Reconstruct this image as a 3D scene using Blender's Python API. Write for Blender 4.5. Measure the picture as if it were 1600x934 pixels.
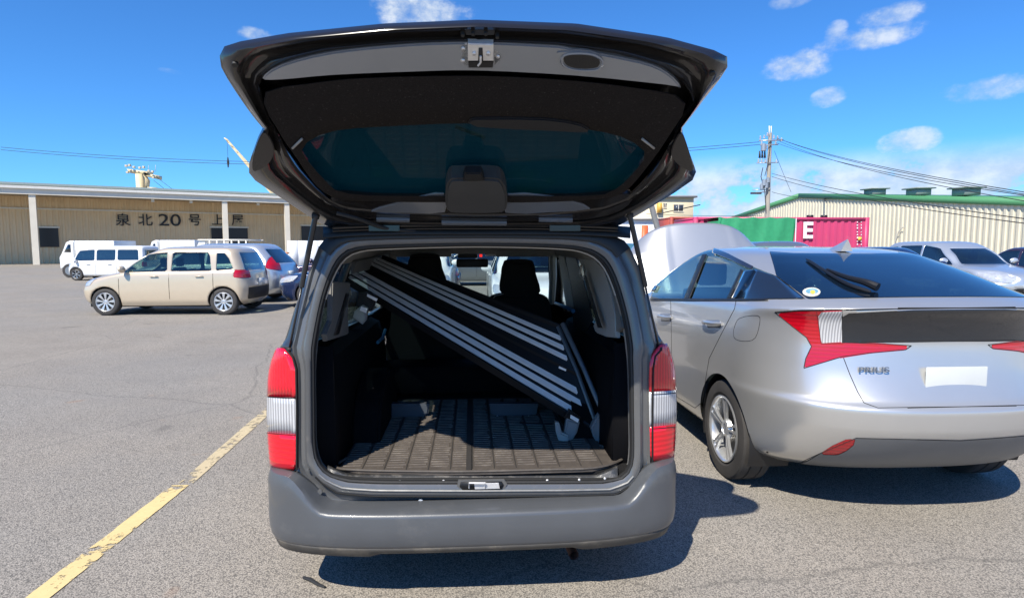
import bpy, bmesh, math, random
import numpy as np
from mathutils import Vector, Matrix
from mathutils.bvhtree import BVHTree

random.seed(7)
for o in list(bpy.data.objects):
    bpy.data.objects.remove(o)
S = bpy.context.scene
COL = S.collection

# ------------------------------------------------------------------ camera
CAM_H = 1.48
FPX = 944.0                       # focal length for a picture 1600 wide
TH, PI_ = math.radians(3.9), math.radians(4.97)
CC = np.array([0.0, 0.0, CAM_H])
CR = np.array([math.cos(TH), -math.sin(TH), 0.0])
CF = np.array([math.sin(TH)*math.cos(PI_), math.cos(TH)*math.cos(PI_), -math.sin(PI_)])
CU = np.array([math.sin(TH)*math.sin(PI_), math.cos(TH)*math.sin(PI_), math.cos(PI_)])
cam = bpy.data.cameras.new('camera')
cam_o = bpy.data.objects.new('camera', cam)
COL.objects.link(cam_o)
m = Matrix.Identity(4)
for i in range(3):
    m[i][0], m[i][1], m[i][2], m[i][3] = CR[i], CU[i], -CF[i], CC[i]
cam_o.matrix_world = m
cam.sensor_width = 36.0
cam.lens = FPX/1600*36.0
cam.clip_start = 0.05
cam.clip_end = 6000
S.camera = cam_o

# ------------------------------------------------------------------ light
SUN_TO = Vector((-0.45, -0.75, 1.0)).normalized()
sun = bpy.data.lights.new('sun', 'SUN')
sun.energy = 5.0
sun.angle = math.radians(0.5)
sun.color = (1.0, 0.93, 0.81)
sun_o = bpy.data.objects.new('sun', sun)
COL.objects.link(sun_o)
sun_o.rotation_euler = SUN_TO.to_track_quat('Z', 'Y').to_euler()
sun_o.location = SUN_TO*50
S.view_settings.view_transform = 'Standard'
S.view_settings.look = 'None'
S.view_settings.exposure = 0.45
S.view_settings.gamma = 1.0
S.view_settings.use_curve_mapping = False


def ray(px, py):
    return CF + (px-800)/FPX*CR - (py-467)/FPX*CU


def aY(px, py, y):
    d = ray(px, py); return Vector(CC + d*(y/d[1]))


def aX(px, py, x):
    d = ray(px, py); return Vector(CC + d*(x/d[0]))


def aZ(px, py, z):
    d = ray(px, py); return Vector(CC + d*((z-CAM_H)/d[2]))


def aP(px, py, p0, n):
    d = Vector(ray(px, py)); c = Vector(CC)
    return c + d*((Vector(p0)-c).dot(n)/d.dot(n))


def proj(V):
    Q = np.asarray(V, float).reshape(-1, 3)-CC
    d = Q@CF
    return np.stack([800+FPX*(Q@CR)/d, 467-FPX*(Q@CU)/d], 1)


# sky -----------------------------------------------------------------------
W = bpy.data.worlds.new('World'); S.world = W
W.use_nodes = True
nt = W.node_tree; nt.nodes.clear()


def wn(kind, **kw):
    n = nt.nodes.new(kind)
    for k, v in kw.items():
        if k.startswith('i_'):
            n.inputs[int(k[2:])].default_value = v
        else:
            setattr(n, k, v)
    return n


sky = wn('ShaderNodeTexSky', sky_type='NISHITA', sun_disc=False)
sky.sun_elevation = math.asin(SUN_TO.z)
sky.sun_rotation = math.atan2(SUN_TO.x, SUN_TO.y)
sky.air_density = 1.0; sky.dust_density = 0.0; sky.ozone_density = 3.0; sky.altitude = 300
hsv = wn('ShaderNodeVectorMath', operation='MULTIPLY')     # white balance of the photograph's blue
hsv.inputs[1].default_value = (0.41, 0.93, 1.50)
nt.links.new(sky.outputs[0], hsv.inputs[0])
geo = wn('ShaderNodeTexCoord')
nrm = wn('ShaderNodeVectorMath', operation='NORMALIZE')
nt.links.new(geo.outputs['Generated'], nrm.inputs[0])
sep = wn('ShaderNodeSeparateXYZ'); nt.links.new(nrm.outputs[0], sep.inputs[0])
noi = wn('ShaderNodeTexNoise'); noi.inputs['Scale'].default_value = 15.0
noi.inputs['Detail'].default_value = 9.0; noi.inputs['Roughness'].default_value = 0.62
mp = wn('ShaderNodeMapping'); mp.inputs['Scale'].default_value = (1, 1, 1.5)
nt.links.new(nrm.outputs[0], mp.inputs[0]); nt.links.new(mp.outputs[0], noi.inputs['Vector'])


def mth(op, a, b=None, clamp=False):
    n = wn('ShaderNodeMath', operation=op); n.use_clamp = clamp
    for i, v in ((0, a), (1, b)):
        if v is None: continue
        if isinstance(v, (int, float)): n.inputs[i].default_value = v
        else: nt.links.new(v, n.inputs[i])
    return n.outputs[0]


def smooth(v, a, b):
    n = wn('ShaderNodeMapRange'); n.interpolation_type = 'SMOOTHSTEP'
    nt.links.new(v, n.inputs[0]); n.inputs[1].default_value = a; n.inputs[2].default_value = b
    return n.outputs[0]


acc = None
# single fair-weather clouds: place in the picture, half width, half height, density
for (px, py, hw, hh, st) in [(655, 18, 66, 20, 1.0), (1248, 102, 36, 17, .85), (1350, 62, 48, 13, .8), (1392, 24, 26, 13, .7), (1304, 52, 12, 12, .6),
                             (1294, 152, 17, 11, .6), (1420, 222, 26, 15, .7), (1232, 3, 22, 8, .5), (400, 54, 26, 8, .8),
                             (268, 112, 14, 4, .35), (1540, 140, 34, 14, .6)]:
    c = Vector(ray(px, py)).normalized()
    v1 = wn('ShaderNodeVectorMath', operation='SUBTRACT'); nt.links.new(nrm.outputs[0], v1.inputs[0]); v1.inputs[1].default_value = c
    dx = wn('ShaderNodeVectorMath', operation='DOT_PRODUCT'); nt.links.new(v1.outputs[0], dx.inputs[0]); dx.inputs[1].default_value = Vector(CR)
    dz = wn('ShaderNodeVectorMath', operation='DOT_PRODUCT'); nt.links.new(v1.outputs[0], dz.inputs[0]); dz.inputs[1].default_value = Vector(CU)
    a = mth('POWER', mth('DIVIDE', mth('ABSOLUTE', dx.outputs['Value']), hw/FPX), 2.0)
    b = mth('POWER', mth('DIVIDE', mth('ABSOLUTE', dz.outputs['Value']), hh/FPX), 2.0)
    r = mth('ADD', a, b)
    front = wn('ShaderNodeVectorMath', operation='DOT_PRODUCT'); nt.links.new(nrm.outputs[0], front.inputs[0]); front.inputs[1].default_value = c
    k = mth('MULTIPLY', mth('SUBTRACT', 1.0, smooth(r, 0.0, 1.9)), mth('GREATER_THAN', front.outputs['Value'], 0.5))
    k = mth('MULTIPLY', smooth(mth('ADD', mth('MULTIPLY', k, 0.62), mth('MULTIPLY', mth('SUBTRACT', noi.outputs[0], 0.5), 2.3)), 0.10, 0.85), mth('MULTIPLY', smooth(k, 0, .3), st))
    acc = k if acc is None else mth('MAXIMUM', acc, k)
# a bank of cumulus low over the horizon all the way round
band = mth('MULTIPLY', mth('SUBTRACT', 1.0, smooth(sep.outputs['Z'], 0.095, 0.145)), smooth(mth('ADD', noi.outputs[0], mth('MULTIPLY', sep.outputs['X'], 0.30)), 0.50, 0.64))
acc = mth('MAXIMUM', acc, mth('MULTIPLY', band, 0.85), True)
ccol = wn('ShaderNodeMix', data_type='RGBA')
nt.links.new(smooth(noi.outputs[0], 0.4, 0.72), ccol.inputs[0])
ccol.inputs[6].default_value = (4.6, 5.6, 7.0, 1); ccol.inputs[7].default_value = (7.6, 8.0, 8.6, 1)
mix = wn('ShaderNodeMix', data_type='RGBA')
nt.links.new(acc, mix.inputs[0]); nt.links.new(hsv.outputs[0], mix.inputs[6]); nt.links.new(ccol.outputs[2], mix.inputs[7])
bg = wn('ShaderNodeBackground'); bg.inputs['Strength'].default_value = 0.09
out = wn('ShaderNodeOutputWorld')
nt.links.new(mix.outputs[2], bg.inputs[0]); nt.links.new(bg.outputs[0], out.inputs[0])


# ------------------------------------------------------------------ materials
MATS = {}


def mat(name, col, rough=0.5, metal=0.0, var=0.08, scale=8.0, bump=0.0, bscale=60.0, coat=0.0, emit=None, spec=0.5, dirt=None):
    """principled material with a little colour drift and fine relief"""
    if name in MATS: return MATS[name]
    M = bpy.data.materials.new(name); M.use_nodes = True
    t = M.node_tree; B = t.nodes['Principled BSDF']
    B.inputs['Roughness'].default_value = rough
    B.inputs['Metallic'].default_value = metal
    B.inputs['Coat Weight'].default_value = coat
    B.inputs['Coat Roughness'].default_value = 0.04
    B.inputs['Specular IOR Level'].default_value = spec
    tc = t.nodes.new('ShaderNodeTexCoord')
    n = t.nodes.new('ShaderNodeTexNoise'); n.inputs['Scale'].default_value = scale; n.inputs['Detail'].default_value = 6
    t.links.new(tc.outputs['Object'], n.inputs['Vector'])
    mx = t.nodes.new('ShaderNodeMix'); mx.data_type = 'RGBA'
    t.links.new(n.outputs[0], mx.inputs[0])
    mx.inputs[6].default_value = tuple(c*(1-var*2) for c in col)+(1,)
    mx.inputs[7].default_value = tuple(min(1, c*(1+var*2)) for c in col)+(1,)
    last = mx.outputs[2]
    if dirt:
        n3 = t.nodes.new('ShaderNodeTexNoise'); n3.inputs['Scale'].default_value = dirt[2]; n3.inputs['Detail'].default_value = 10; n3.inputs['Roughness'].default_value = .7
        t.links.new(tc.outputs['Object'], n3.inputs['Vector'])
        rp = t.nodes.new('ShaderNodeMapRange'); rp.inputs[1].default_value = dirt[1]; rp.inputs[2].default_value = dirt[1]+.2; rp.inputs[4].default_value = dirt[3]
        t.links.new(n3.outputs[0], rp.inputs[0])
        m3 = t.nodes.new('ShaderNodeMix'); m3.data_type = 'RGBA'
        t.links.new(rp.outputs[0], m3.inputs[0]); t.links.new(last, m3.inputs[6]); m3.inputs[7].default_value = tuple(dirt[0])+(1,)
        last = m3.outputs[2]
    t.links.new(last, B.inputs['Base Color'])
    if bump:
        n2 = t.nodes.new('ShaderNodeTexNoise'); n2.inputs['Scale'].default_value = bscale; n2.inputs['Detail'].default_value = 4
        t.links.new(tc.outputs['Object'], n2.inputs['Vector'])
        bp = t.nodes.new('ShaderNodeBump'); bp.inputs['Strength'].default_value = bump; bp.inputs['Distance'].default_value = 0.004
        t.links.new(n2.outputs[0], bp.inputs['Height']); t.links.new(bp.outputs[0], B.inputs['Normal'])
    if emit:
        B.inputs['Emission Color'].default_value = tuple(emit)+(1,); B.inputs['Emission Strength'].default_value = 1
    MATS[name] = M
    return M


def glass(name, tint, refl=0.12, rough=0.02, body=None, gmax=0.85):
    """thin tinted pane: part of the light goes through, part is mirrored"""
    if name in MATS: return MATS[name]
    M = bpy.data.materials.new(name); M.use_nodes = True
    t = M.node_tree; t.nodes.clear()
    o = t.nodes.new('ShaderNodeOutputMaterial')
    tr = t.nodes.new('ShaderNodeBsdfTransparent'); tr.inputs[0].default_value = tuple(tint)+(1,)
    gl = t.nodes.new('ShaderNodeBsdfGlossy'); gl.inputs['Roughness'].default_value = rough
    gl.inputs[0].default_value = (1, 1, 1, 1)
    lw = t.nodes.new('ShaderNodeLayerWeight'); lw.inputs[0].default_value = 0.35
    mr = t.nodes.new('ShaderNodeMapRange'); mr.inputs[3].default_value = refl*.6; mr.inputs[4].default_value = min(1, refl*.6+gmax)
    pw = t.nodes.new('ShaderNodeMath'); pw.operation = 'POWER'; pw.inputs[1].default_value = 2.2
    t.links.new(lw.outputs['Facing'], pw.inputs[0]); t.links.new(pw.outputs[0], mr.inputs[0])
    base = tr
    if body:
        df = t.nodes.new('ShaderNodeBsdfDiffuse'); df.inputs[0].default_value = tuple(body[:3])+(1,)
        mb = t.nodes.new('ShaderNodeMixShader'); mb.inputs[0].default_value = body[3]
        t.links.new(tr.outputs[0], mb.inputs[1]); t.links.new(df.outputs[0], mb.inputs[2]); base = mb
    mx = t.nodes.new('ShaderNodeMixShader')
    t.links.new(mr.outputs[0], mx.inputs[0]); t.links.new(base.outputs[0], mx.inputs[1]); t.links.new(gl.outputs[0], mx.inputs[2])
    t.links.new(mx.outputs[0], o.inputs[0])
    MATS[name] = M
    return M


def lens(name, col, rough=0.12, ribs=0.0, inner=(0.05, 0.0, 0.0), bscale=130, trans=0.0, axis='X'):
    """moulded lamp lens: coloured plastic with fluting and facets showing from inside"""
    M = mat(name, col, rough=rough, var=0.02, coat=1.0)
    t = M.node_tree; B = t.nodes['Principled BSDF']
    tc = t.nodes.new('ShaderNodeTexCoord')
    w = t.nodes.new('ShaderNodeTexWave'); w.wave_type = 'BANDS'; w.bands_direction = axis
    w.inputs['Scale'].default_value = bscale/2; w.inputs['Distortion'].default_value = 0.6
    t.links.new(tc.outputs['Object'], w.inputs['Vector'])
    v = t.nodes.new('ShaderNodeTexVoronoi'); v.inputs['Scale'].default_value = 38
    t.links.new(tc.outputs['Object'], v.inputs['Vector'])
    ad = t.nodes.new('ShaderNodeMath'); ad.operation = 'MULTIPLY'
    t.links.new(w.outputs['Fac'], ad.inputs[0]); ad.inputs[1].default_value = ribs
    mul = t.nodes.new('ShaderNodeMix'); mul.data_type = 'RGBA'
    old = B.inputs['Base Color'].links[0].from_socket
    t.links.new(ad.outputs[0], mul.inputs[0]); t.links.new(old, mul.inputs[6]); mul.inputs[7].default_value = tuple(inner)+(1,)
    t.links.new(mul.outputs[2], B.inputs['Base Color'])
    bp = t.nodes.new('ShaderNodeBump'); bp.inputs['Strength'].default_value = 0.35; bp.inputs['Distance'].default_value = 0.002
    t.links.new(w.outputs['Fac'], bp.inputs['Height']); t.links.new(bp.outputs[0], B.inputs['Normal'])
    return M


# ------------------------------------------------------------------ mesh helpers
def thing(name, label, cat, loc=(0, 0, 0), rotz=0.0, group=None):
    o = bpy.data.objects.new(name, None); COL.objects.link(o)
    o.location = loc; o.rotation_euler = (0, 0, rotz); o.empty_display_size = .1
    o['label'] = label; o['category'] = cat
    if group: o['group'] = group
    return o


def tag(o, label, cat, group=None, kind=None):
    o['label'] = label; o['category'] = cat
    if group: o['group'] = group
    if kind: o['kind'] = kind
    return o


def fin(name, me, mt, parent=None, smooth=True, label=None, world=False):
    """link a mesh object; world=True: its coordinates are world ones, so undo the parent's place"""
    mts = mt if isinstance(mt, (list, tuple)) else [mt]
    for x in mts: me.materials.append(x)
    if smooth:
        me.polygons.foreach_set('use_smooth', [True]*len(me.polygons))
    o = bpy.data.objects.new(name, me); COL.objects.link(o)
    if parent:
        o.parent = parent
        if world:
            q = parent; M = Matrix.Identity(4)
            while q:
                M = q.matrix_basis @ M; q = q.parent
            me.transform(M.inverted())
    if label: o['label'] = label
    return o


def bm_obj(name, bm, mt, parent=None, smooth=True, label=None, world=False, angle=35):
    me = bpy.data.meshes.new(name)
    bm.normal_update()
    if smooth:
        for e in bm.edges:
            if len(e.link_faces) == 2 and e.calc_face_angle(0) > math.radians(angle): e.smooth = False
    bm.to_mesh(me); bm.free()
    return fin(name, me, mt, parent, smooth, label, world)


def bx(bm, lo, hi, rot=None, bev=0.0):
    c = [(a+b)/2 for a, b in zip(lo, hi)]; s = [abs(b-a) for a, b in zip(lo, hi)]
    M = Matrix.Translation(c)
    if rot is not None: M = M @ rot
    r = bmesh.ops.create_cube(bm, size=1, matrix=M @ Matrix.Diagonal((*s, 1)))
    if bev:
        es = list({e for v in r['verts'] for e in v.link_edges})
        bmesh.ops.bevel(bm, geom=es, offset=bev, segments=2, affect='EDGES', profile=.6)
    return bm


def boxo(name, lo, hi, mt, parent=None, bev=0.0, world=True, label=None, rot=None):
    bm = bmesh.new(); bx(bm, lo, hi, rot, bev)
    return bm_obj(name, bm, mt, parent, True, label, world)


def tube(bm, pts, r, seg=8, cap=True):
    """swept round bar through points, r a number or one per point"""
    pts = [Vector(p) for p in pts]; n = len(pts)
    rs = r if isinstance(r, (list, tuple)) else [r]*n
    up = None; rings = []
    for i, p in enumerate(pts):
        d = (pts[min(i+1, n-1)]-pts[max(i-1, 0)]).normalized()
        if up is None:
            up = Vector((0, 0, 1)) if abs(d.z) < .9 else Vector((1, 0, 0))
        s = d.cross(up).normalized(); up = s.cross(d).normalized()
        rings.append([bm.verts.new(p+(s*math.cos(a)+up*math.sin(a))*rs[i]) for a in [2*math.pi*k/seg for k in range(seg)]])
    for a, b in zip(rings, rings[1:]):
        for k in range(seg):
            bm.faces.new((a[k], a[(k+1) % seg], b[(k+1) % seg], b[k]))
    if cap:
        bm.faces.new(rings[0][::-1]); bm.faces.new(rings[-1])
    return bm


def tubeo(name, pts, r, mt, parent=None, seg=8, world=True, label=None):
    bm = bmesh.new(); tube(bm, pts, r, seg)
    return bm_obj(name, bm, mt, parent, True, label, world)


def cyl(bm, c, axis, r, depth, seg=20, r2=None):
    q = Vector(axis).to_track_quat('Z', 'Y').to_matrix().to_4x4()
    bmesh.ops.create_cone(bm, cap_ends=True, segments=seg, radius1=r, radius2=r if r2 is None else r2, depth=depth, matrix=Matrix.Translation(c) @ q)
    return bm


def spl(P, n=6, closed=False):
    """Catmull-Rom through points"""
    P = [Vector(p) for p in P]; N = len(P); out = []
    rng = range(N) if closed else range(N-1)
    for i in rng:
        p0 = P[(i-1) % N] if closed or i > 0 else P[0]*2-P[1]
        p1 = P[i]; p2 = P[(i+1) % N]
        p3 = P[(i+2) % N] if closed or i+2 < N else P[-1]*2-P[-2]
        for k in range(n):
            t = k/n
            out.append(.5*((2*p1)+(p2-p0)*t+(2*p0-5*p1+4*p2-p3)*t*t+(3*p1-p0-3*p2+p3)*t**3))
    if not closed: out.append(P[-1].copy())
    return out


def slab(bm, outline, n, depth, bev=0.0):
    """closed outline given real thickness along -n (n points to the viewer's side)"""
    n = Vector(n).normalized()
    a = [bm.verts.new(p) for p in outline]
    b = [bm.verts.new(Vector(p)-n*depth) for p in outline]
    f = bm.faces.new(a); bm.faces.new(b[::-1])
    N = len(a)
    for i in range(N): bm.faces.new((a[i], b[i], b[(i+1) % N], a[(i+1) % N]))
    bmesh.ops.recalc_face_normals(bm, faces=bm.faces[:])
    if bev:
        es = [e for e in f.edges]
        bmesh.ops.bevel(bm, geom=es, offset=bev, segments=2, affect='EDGES')
    return bm


def slabo(name, outline, n, depth, mt, parent=None, bev=0.0, label=None, world=True):
    bm = bmesh.new(); slab(bm, outline, n, depth, bev)
    return bm_obj(name, bm, mt, parent, True, label, world)


def strips(bm, loops, closed=True):
    """quads between successive equal-length loops"""
    R = [[bm.verts.new(p) for p in L] for L in loops]
    n = len(R[0])
    for a, b in zip(R, R[1:]):
        for k in range(n if closed else n-1):
            bm.faces.new((a[k], a[(k+1) % n], b[(k+1) % n], b[k]))
    return bm


def grido(name, rows, mt, parent=None, closed=False, thick=0.0, label=None, world=True):
    bm = bmesh.new(); strips(bm, rows, closed)
    o = bm_obj(name, bm, mt, parent, True, label, world, angle=50)
    if thick:
        md = o.modifiers.new('thickness', 'SOLIDIFY'); md.thickness = thick; md.offset = 0
    return o


def resample(P, n, closed=True):
    P = [Vector(p) for p in P]
    Q = P+[P[0]] if closed else P
    L = [0]
    for a, b in zip(Q, Q[1:]): L.append(L[-1]+(b-a).length)
    out = []; j = 0
    for i in range(n):
        s = L[-1]*i/(n if closed else n-1)
        while j < len(L)-2 and L[j+1] < s: j += 1
        t = (s-L[j])/max(L[j+1]-L[j], 1e-9)
        out.append(Q[j].lerp(Q[j+1], min(t, 1)))
    return out


def textmesh(name, body, size, mt, parent=None, M=None, depth=0.002, sx=1.0, bold=0.0, label=None):
    c = bpy.data.curves.new(name, 'FONT'); c.body = body; c.size = size; c.extrude = depth; c.offset = bold
    c.align_x = 'CENTER'; c.align_y = 'CENTER'
    t = bpy.data.objects.new(name, c); COL.objects.link(t)
    dg = bpy.context.evaluated_depsgraph_get()
    me = bpy.data.meshes.new_from_object(t.evaluated_get(dg))
    bpy.data.objects.remove(t); bpy.data.curves.remove(c)
    me.name = name
    me.transform(Matrix.Diagonal((sx, 1, 1, 1)))
    if M is not None: me.transform(M)
    me.materials.clear()
    return fin(name, me, mt, parent, False, label, True)


def frame_M(o, ex, ey):
    ex = Vector(ex).normalized(); ey = Vector(ey).normalized(); ez = ex.cross(ey)
    M = Matrix.Identity(4)
    for i in range(3): M[i][0], M[i][1], M[i][2], M[i][3] = ex[i], ey[i], ez[i], o[i]
    return M


# ------------------------------------------------------------------ car hulls
def pchip(X, Y, x):
    X = np.asarray(X, float); Y = np.asarray(Y, float); h = np.diff(X); d = np.diff(Y)/h
    m = np.zeros_like(Y); m[0], m[-1] = d[0], d[-1]
    for i in range(1, len(Y)-1):
        if d[i-1]*d[i] > 0: m[i] = 2*d[i-1]*d[i]/(d[i-1]+d[i])
    i = np.clip(np.searchsorted(X, x, 'right')-1, 0, len(h)-1)
    t = (x-X[i])/h[i]
    return (2*t**3-3*t**2+1)*Y[i]+(t**3-2*t**2+t)*h[i]*m[i]+(-2*t**3+3*t**2)*Y[i+1]+(t**3-t**2)*h[i]*m[i+1]


def pip(uv, poly):
    x, y = uv[:, 0], uv[:, 1]; r = np.zeros(len(uv), bool); n = len(poly)
    for i in range(n):
        x1, y1 = poly[i]; x2, y2 = poly[(i+1) % n]
        if y1 == y2: continue
        c = ((y1 > y) != (y2 > y)) & (x < (x2-x1)*(y-y1)/(y2-y1)+x1)
        r ^= c
    return r


class Hull:
    """left half (x<=0) of a car body lofted from level rings; rear at y=0, nose towards +y"""

    def __init__(s, L, levels, nt=60, na=26, ns=60, nf=18, off=(0, 0, 0), flare=None):
        K = np.array(levels, float)      # zr zf W R F Cr Cf n
        T = np.arange(len(K))
        # spread the samples by real distance between levels
        dist = np.abs(np.diff(K[:, 0]))+np.abs(np.diff(K[:, 2]))+.5*np.abs(np.diff(K[:, 3]))+.02
        cum = np.concatenate([[0], np.cumsum(dist)])
        t = np.interp(np.linspace(0, cum[-1], nt), cum, T)
        P = np.stack([pchip(T, K[:, j], t) for j in range(8)], 1)
        P[0] = K[0]; P[-1] = K[-1]
        rows = []
        for zr, zf, Wd, R, F, Cr, Cf, n in P:
            a = np.linspace(0, math.pi/2, na)
            e = 2/n
            xr = -Wd*np.sin(a)**e; yr = R+Cr*(1-np.cos(a)**e)
            af = np.linspace(math.pi/2, 0, nf)
            xf = -Wd*np.sin(af)**e; yf = (L-F)-Cf*(1-np.cos(af)**e)
            ym = np.linspace(yr[-1], yf[0], ns+2)[1:-1]
            x = np.concatenate([xr, np.full(ns, -Wd), xf]); y = np.concatenate([yr, ym, yf])
            z = zr+(zf-zr)*np.clip(y/L, 0, 1)
            rows.append(np.stack([x, y, z], 1))
        s.V = np.array(rows).reshape(-1, 3)+np.array(off)
        s.off = np.array(off); s.L = L
        m_ = na+ns+nf
        s.F = []
        for i in range(nt-1):
            for j in range(m_-1):
                a = i*m_+j
                s.F.append((a, a+m_, a+m_+1, a+1))
        s.lab = [0]*len(s.F)
        s.lock = np.zeros(len(s.V), bool)
        s.norm()

    def norm(s):
        N = np.zeros_like(s.V)
        for f in s.F:
            p = s.V[list(f)]
            n = np.cross(p[2]-p[0], (p[3] if len(p) == 4 else p[1])-p[1 if len(p) == 4 else 0])
            for i in f: N[i] += n
        # mirror-plane vertices have no sideways normal
        mid = np.abs(s.V[:, 0]-s.off[0]) < 1e-5
        N[mid, 0] = 0
        l = np.linalg.norm(N, axis=1); l[l == 0] = 1
        s.N = N/l[:, None]
        # outward: away from body centre
        c = np.array([s.off[0], s.off[1]+s.L/2, .7+s.off[2]])
        if np.mean(np.sum((s.V-c)*s.N, 1)) < 0: s.N = -s.N

    def carve(s, poly, label, uv=None, mask=None, only=None):
        """relabel the faces inside a closed outline, moving grid vertices onto the outline"""
        UV = uv if uv is not None else proj(s.V)
        ok = np.ones(len(s.V), bool) if mask is None else mask
        ins = pip(UV, poly) & ok
        E = {}
        for f, l in zip(s.F, s.lab):
            if only is not None and l not in only: continue
            for a, b in zip(f, f[1:]+f[:1]):
                if ins[a] != ins[b] and ok[a] and ok[b]: E[(min(a, b), max(a, b))] = 1
        PA = np.array(poly, float); PB = np.roll(PA, -1, 0)
        todo = []
        for a, b in E:
            p, q = UV[a], UV[b]; d = q-p
            e = PB-PA; den = d[0]*e[:, 1]-d[1]*e[:, 0]
            with np.errstate(all='ignore'):
                w = PA-p
                t = (w[:, 0]*e[:, 1]-w[:, 1]*e[:, 0])/den
                u = (w[:, 0]*d[1]-w[:, 1]*d[0])/den
            g = (t >= 0) & (t <= 1) & (u >= 0) & (u <= 1)
            if g.any():
                tt = float(t[g].min()); todo.append((min(tt, 1-tt), a, b, tt))
        todo.sort()
        on = np.zeros(len(s.V), bool)
        for _, a, b, t in todo:
            if on[a] or on[b]: continue
            v, w, k = (a, b, t) if t < .5 else (b, a, 1-t)
            if s.lock[v] and not s.lock[w]: v, w, k = w, v, 1-k
            if s.lock[v]: on[v] = True; continue
            s.V[v] = s.V[v]+(s.V[w]-s.V[v])*k
            UV[v] = UV[v]+(UV[w]-UV[v])*k
            on[v] = True
        s.lock |= on
        F2, L2 = [], []
        cuv = []
        for f, l in zip(s.F, s.lab):
            if (only is not None and l not in only):
                F2.append(f); L2.append(l); continue
            st = ['o' if on[i] else ('i' if ins[i] else 'x') for i in f]
            if 'i' in st and 'x' in st:
                if len(f) == 4 and st[0] == 'o' and st[2] == 'o': parts = [(f[0], f[1], f[2]), (f[0], f[2], f[3])]
                elif len(f) == 4 and st[1] == 'o' and st[3] == 'o': parts = [(f[0], f[1], f[3]), (f[1], f[2], f[3])]
                else: parts = [f]
            else: parts = [f]
            for q in parts:
                st = ['o' if on[i] else ('i' if ins[i] else 'x') for i in q]
                if st.count('i') > st.count('x'): r = label
                elif st.count('x') > st.count('i'): r = l
                else:
                    c = UV[list(q)].mean(0)
                    r = label if (pip(c[None], poly)[0] and ok[q[0]]) else l
                F2.append(q); L2.append(r)
        s.F, s.lab = F2, L2

    def circle(s, cy, cz, R, label=-1, n=40):
        """wheel opening in the side: circle in the y,z plane"""
        poly = [(cy+R*math.cos(a), cz+R*math.sin(a)) for a in [2*math.pi*k/n for k in range(n)]]
        s.carve(poly, label, uv=s.V[:, 1:3].copy(), mask=np.abs(s.V[:, 0]-s.off[0]) > .45)

    def get(s, name, labels, mt, parent, both='join', push=0.0, local=True, label=None, thick=0.0, mats2=None):
        """mesh object(s) of the chosen faces; join = left+right in one, split = two objects, left, right"""
        idx = [f for f, l in zip(s.F, s.lab) if l in labels]
        if not idx: return []
        used = sorted({i for f in idx for i in f}); mp_ = {v: k for k, v in enumerate(used)}
        V = s.V[used]+s.N[used]*push; N = s.N[used]
        F = [tuple(mp_[i] for i in f) for f in idx]
        cx = s.off[0]
        res = []
        jobs = {'join': [('j',)], 'split': [('l',), ('r',)], 'left': [('l',)], 'right': [('r',)]}[both]
        for (j,) in jobs:
            VR = V.copy(); VR[:, 0] = 2*cx-VR[:, 0]; NR = N.copy(); NR[:, 0] *= -1
            FR = [f[::-1] for f in F]
            if j == 'l': vv, nn, ff = V, N, F
            elif j == 'r': vv, nn, ff = VR, NR, FR
            else:
                vv = np.concatenate([V, VR]); nn = np.concatenate([N, NR]); ff = F+[tuple(i+len(V) for i in f) for f in FR]
            me = bpy.data.meshes.new(name)
            me.from_pydata([tuple(v) for v in vv], [], ff)
            bm = bmesh.new(); bm.from_mesh(me)
            lay = bm.verts.layers.float_vector.new('nn')
            for v, q in zip(bm.verts, nn): v[lay] = q
            bmesh.ops.remove_doubles(bm, verts=bm.verts[:], dist=1e-4)
            bmesh.ops.dissolve_degenerate(bm, edges=bm.edges[:], dist=1e-5)
            # make the winding agree with the stored outward normals
            bm.normal_update()
            for f in bm.faces:
                if f.normal.dot(sum((v[lay] for v in f.verts), Vector())) < 0: f.normal_flip()
            nn2 = [Vector(v[lay]).normalized() for v in bm.verts]
            bm.to_mesh(me); bm.free()
            o = fin(name, me, mt, parent, True, label, False)
            if not local and parent:
                pm = Matrix.Identity(4); q = parent
                while q: pm = q.matrix_basis @ pm; q = q.parent
                me.transform(pm.inverted())
            me.normals_split_custom_set_from_vertices(nn2)
            if thick:
                md = o.modifiers.new('thickness', 'SOLIDIFY'); md.thickness = thick; md.offset = -1
                if mats2:
                    me.materials.append(mats2); md.material_offset = 1; md.material_offset_rim = 0
            res.append(o)
        return res

    def bvh(s, labels=None):
        idx = [f for f, l in zip(s.F, s.lab) if labels is None or l in labels]
        VR = s.V.copy(); VR[:, 0] = 2*s.off[0]-VR[:, 0]
        n = len(s.V)
        s.tree = BVHTree.FromPolygons([Vector(v) for v in s.V]+[Vector(v) for v in VR], [tuple(f) for f in idx]+[tuple(i+n for i in f) for f in idx])
        return s.tree

    def hit(s, px, py, push=0.0):
        """the body point seen at a place in the picture, and its outward normal"""
        d = Vector(ray(px, py)).normalized()
        p, n, i, t = s.tree.ray_cast(Vector(CC), d)
        if p is None: return None, None
        if n.dot(d) > 0: n = -n
        return p+n*push, n

    def line(s, pts, push=0.001, n=14, closed=False):
        out = []
        Q = pts+[pts[0]] if closed else pts
        for (x0, y0), (x1, y1) in zip(Q, Q[1:]):
            for k in range(n):
                t = k/n
                p, nn = s.hit(x0+(x1-x0)*t, y0+(y1-y0)*t, push)
                if p: out.append(p)
        p, nn = s.hit(*Q[-1], push)
        if p: out.append(p)
        return out


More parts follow.
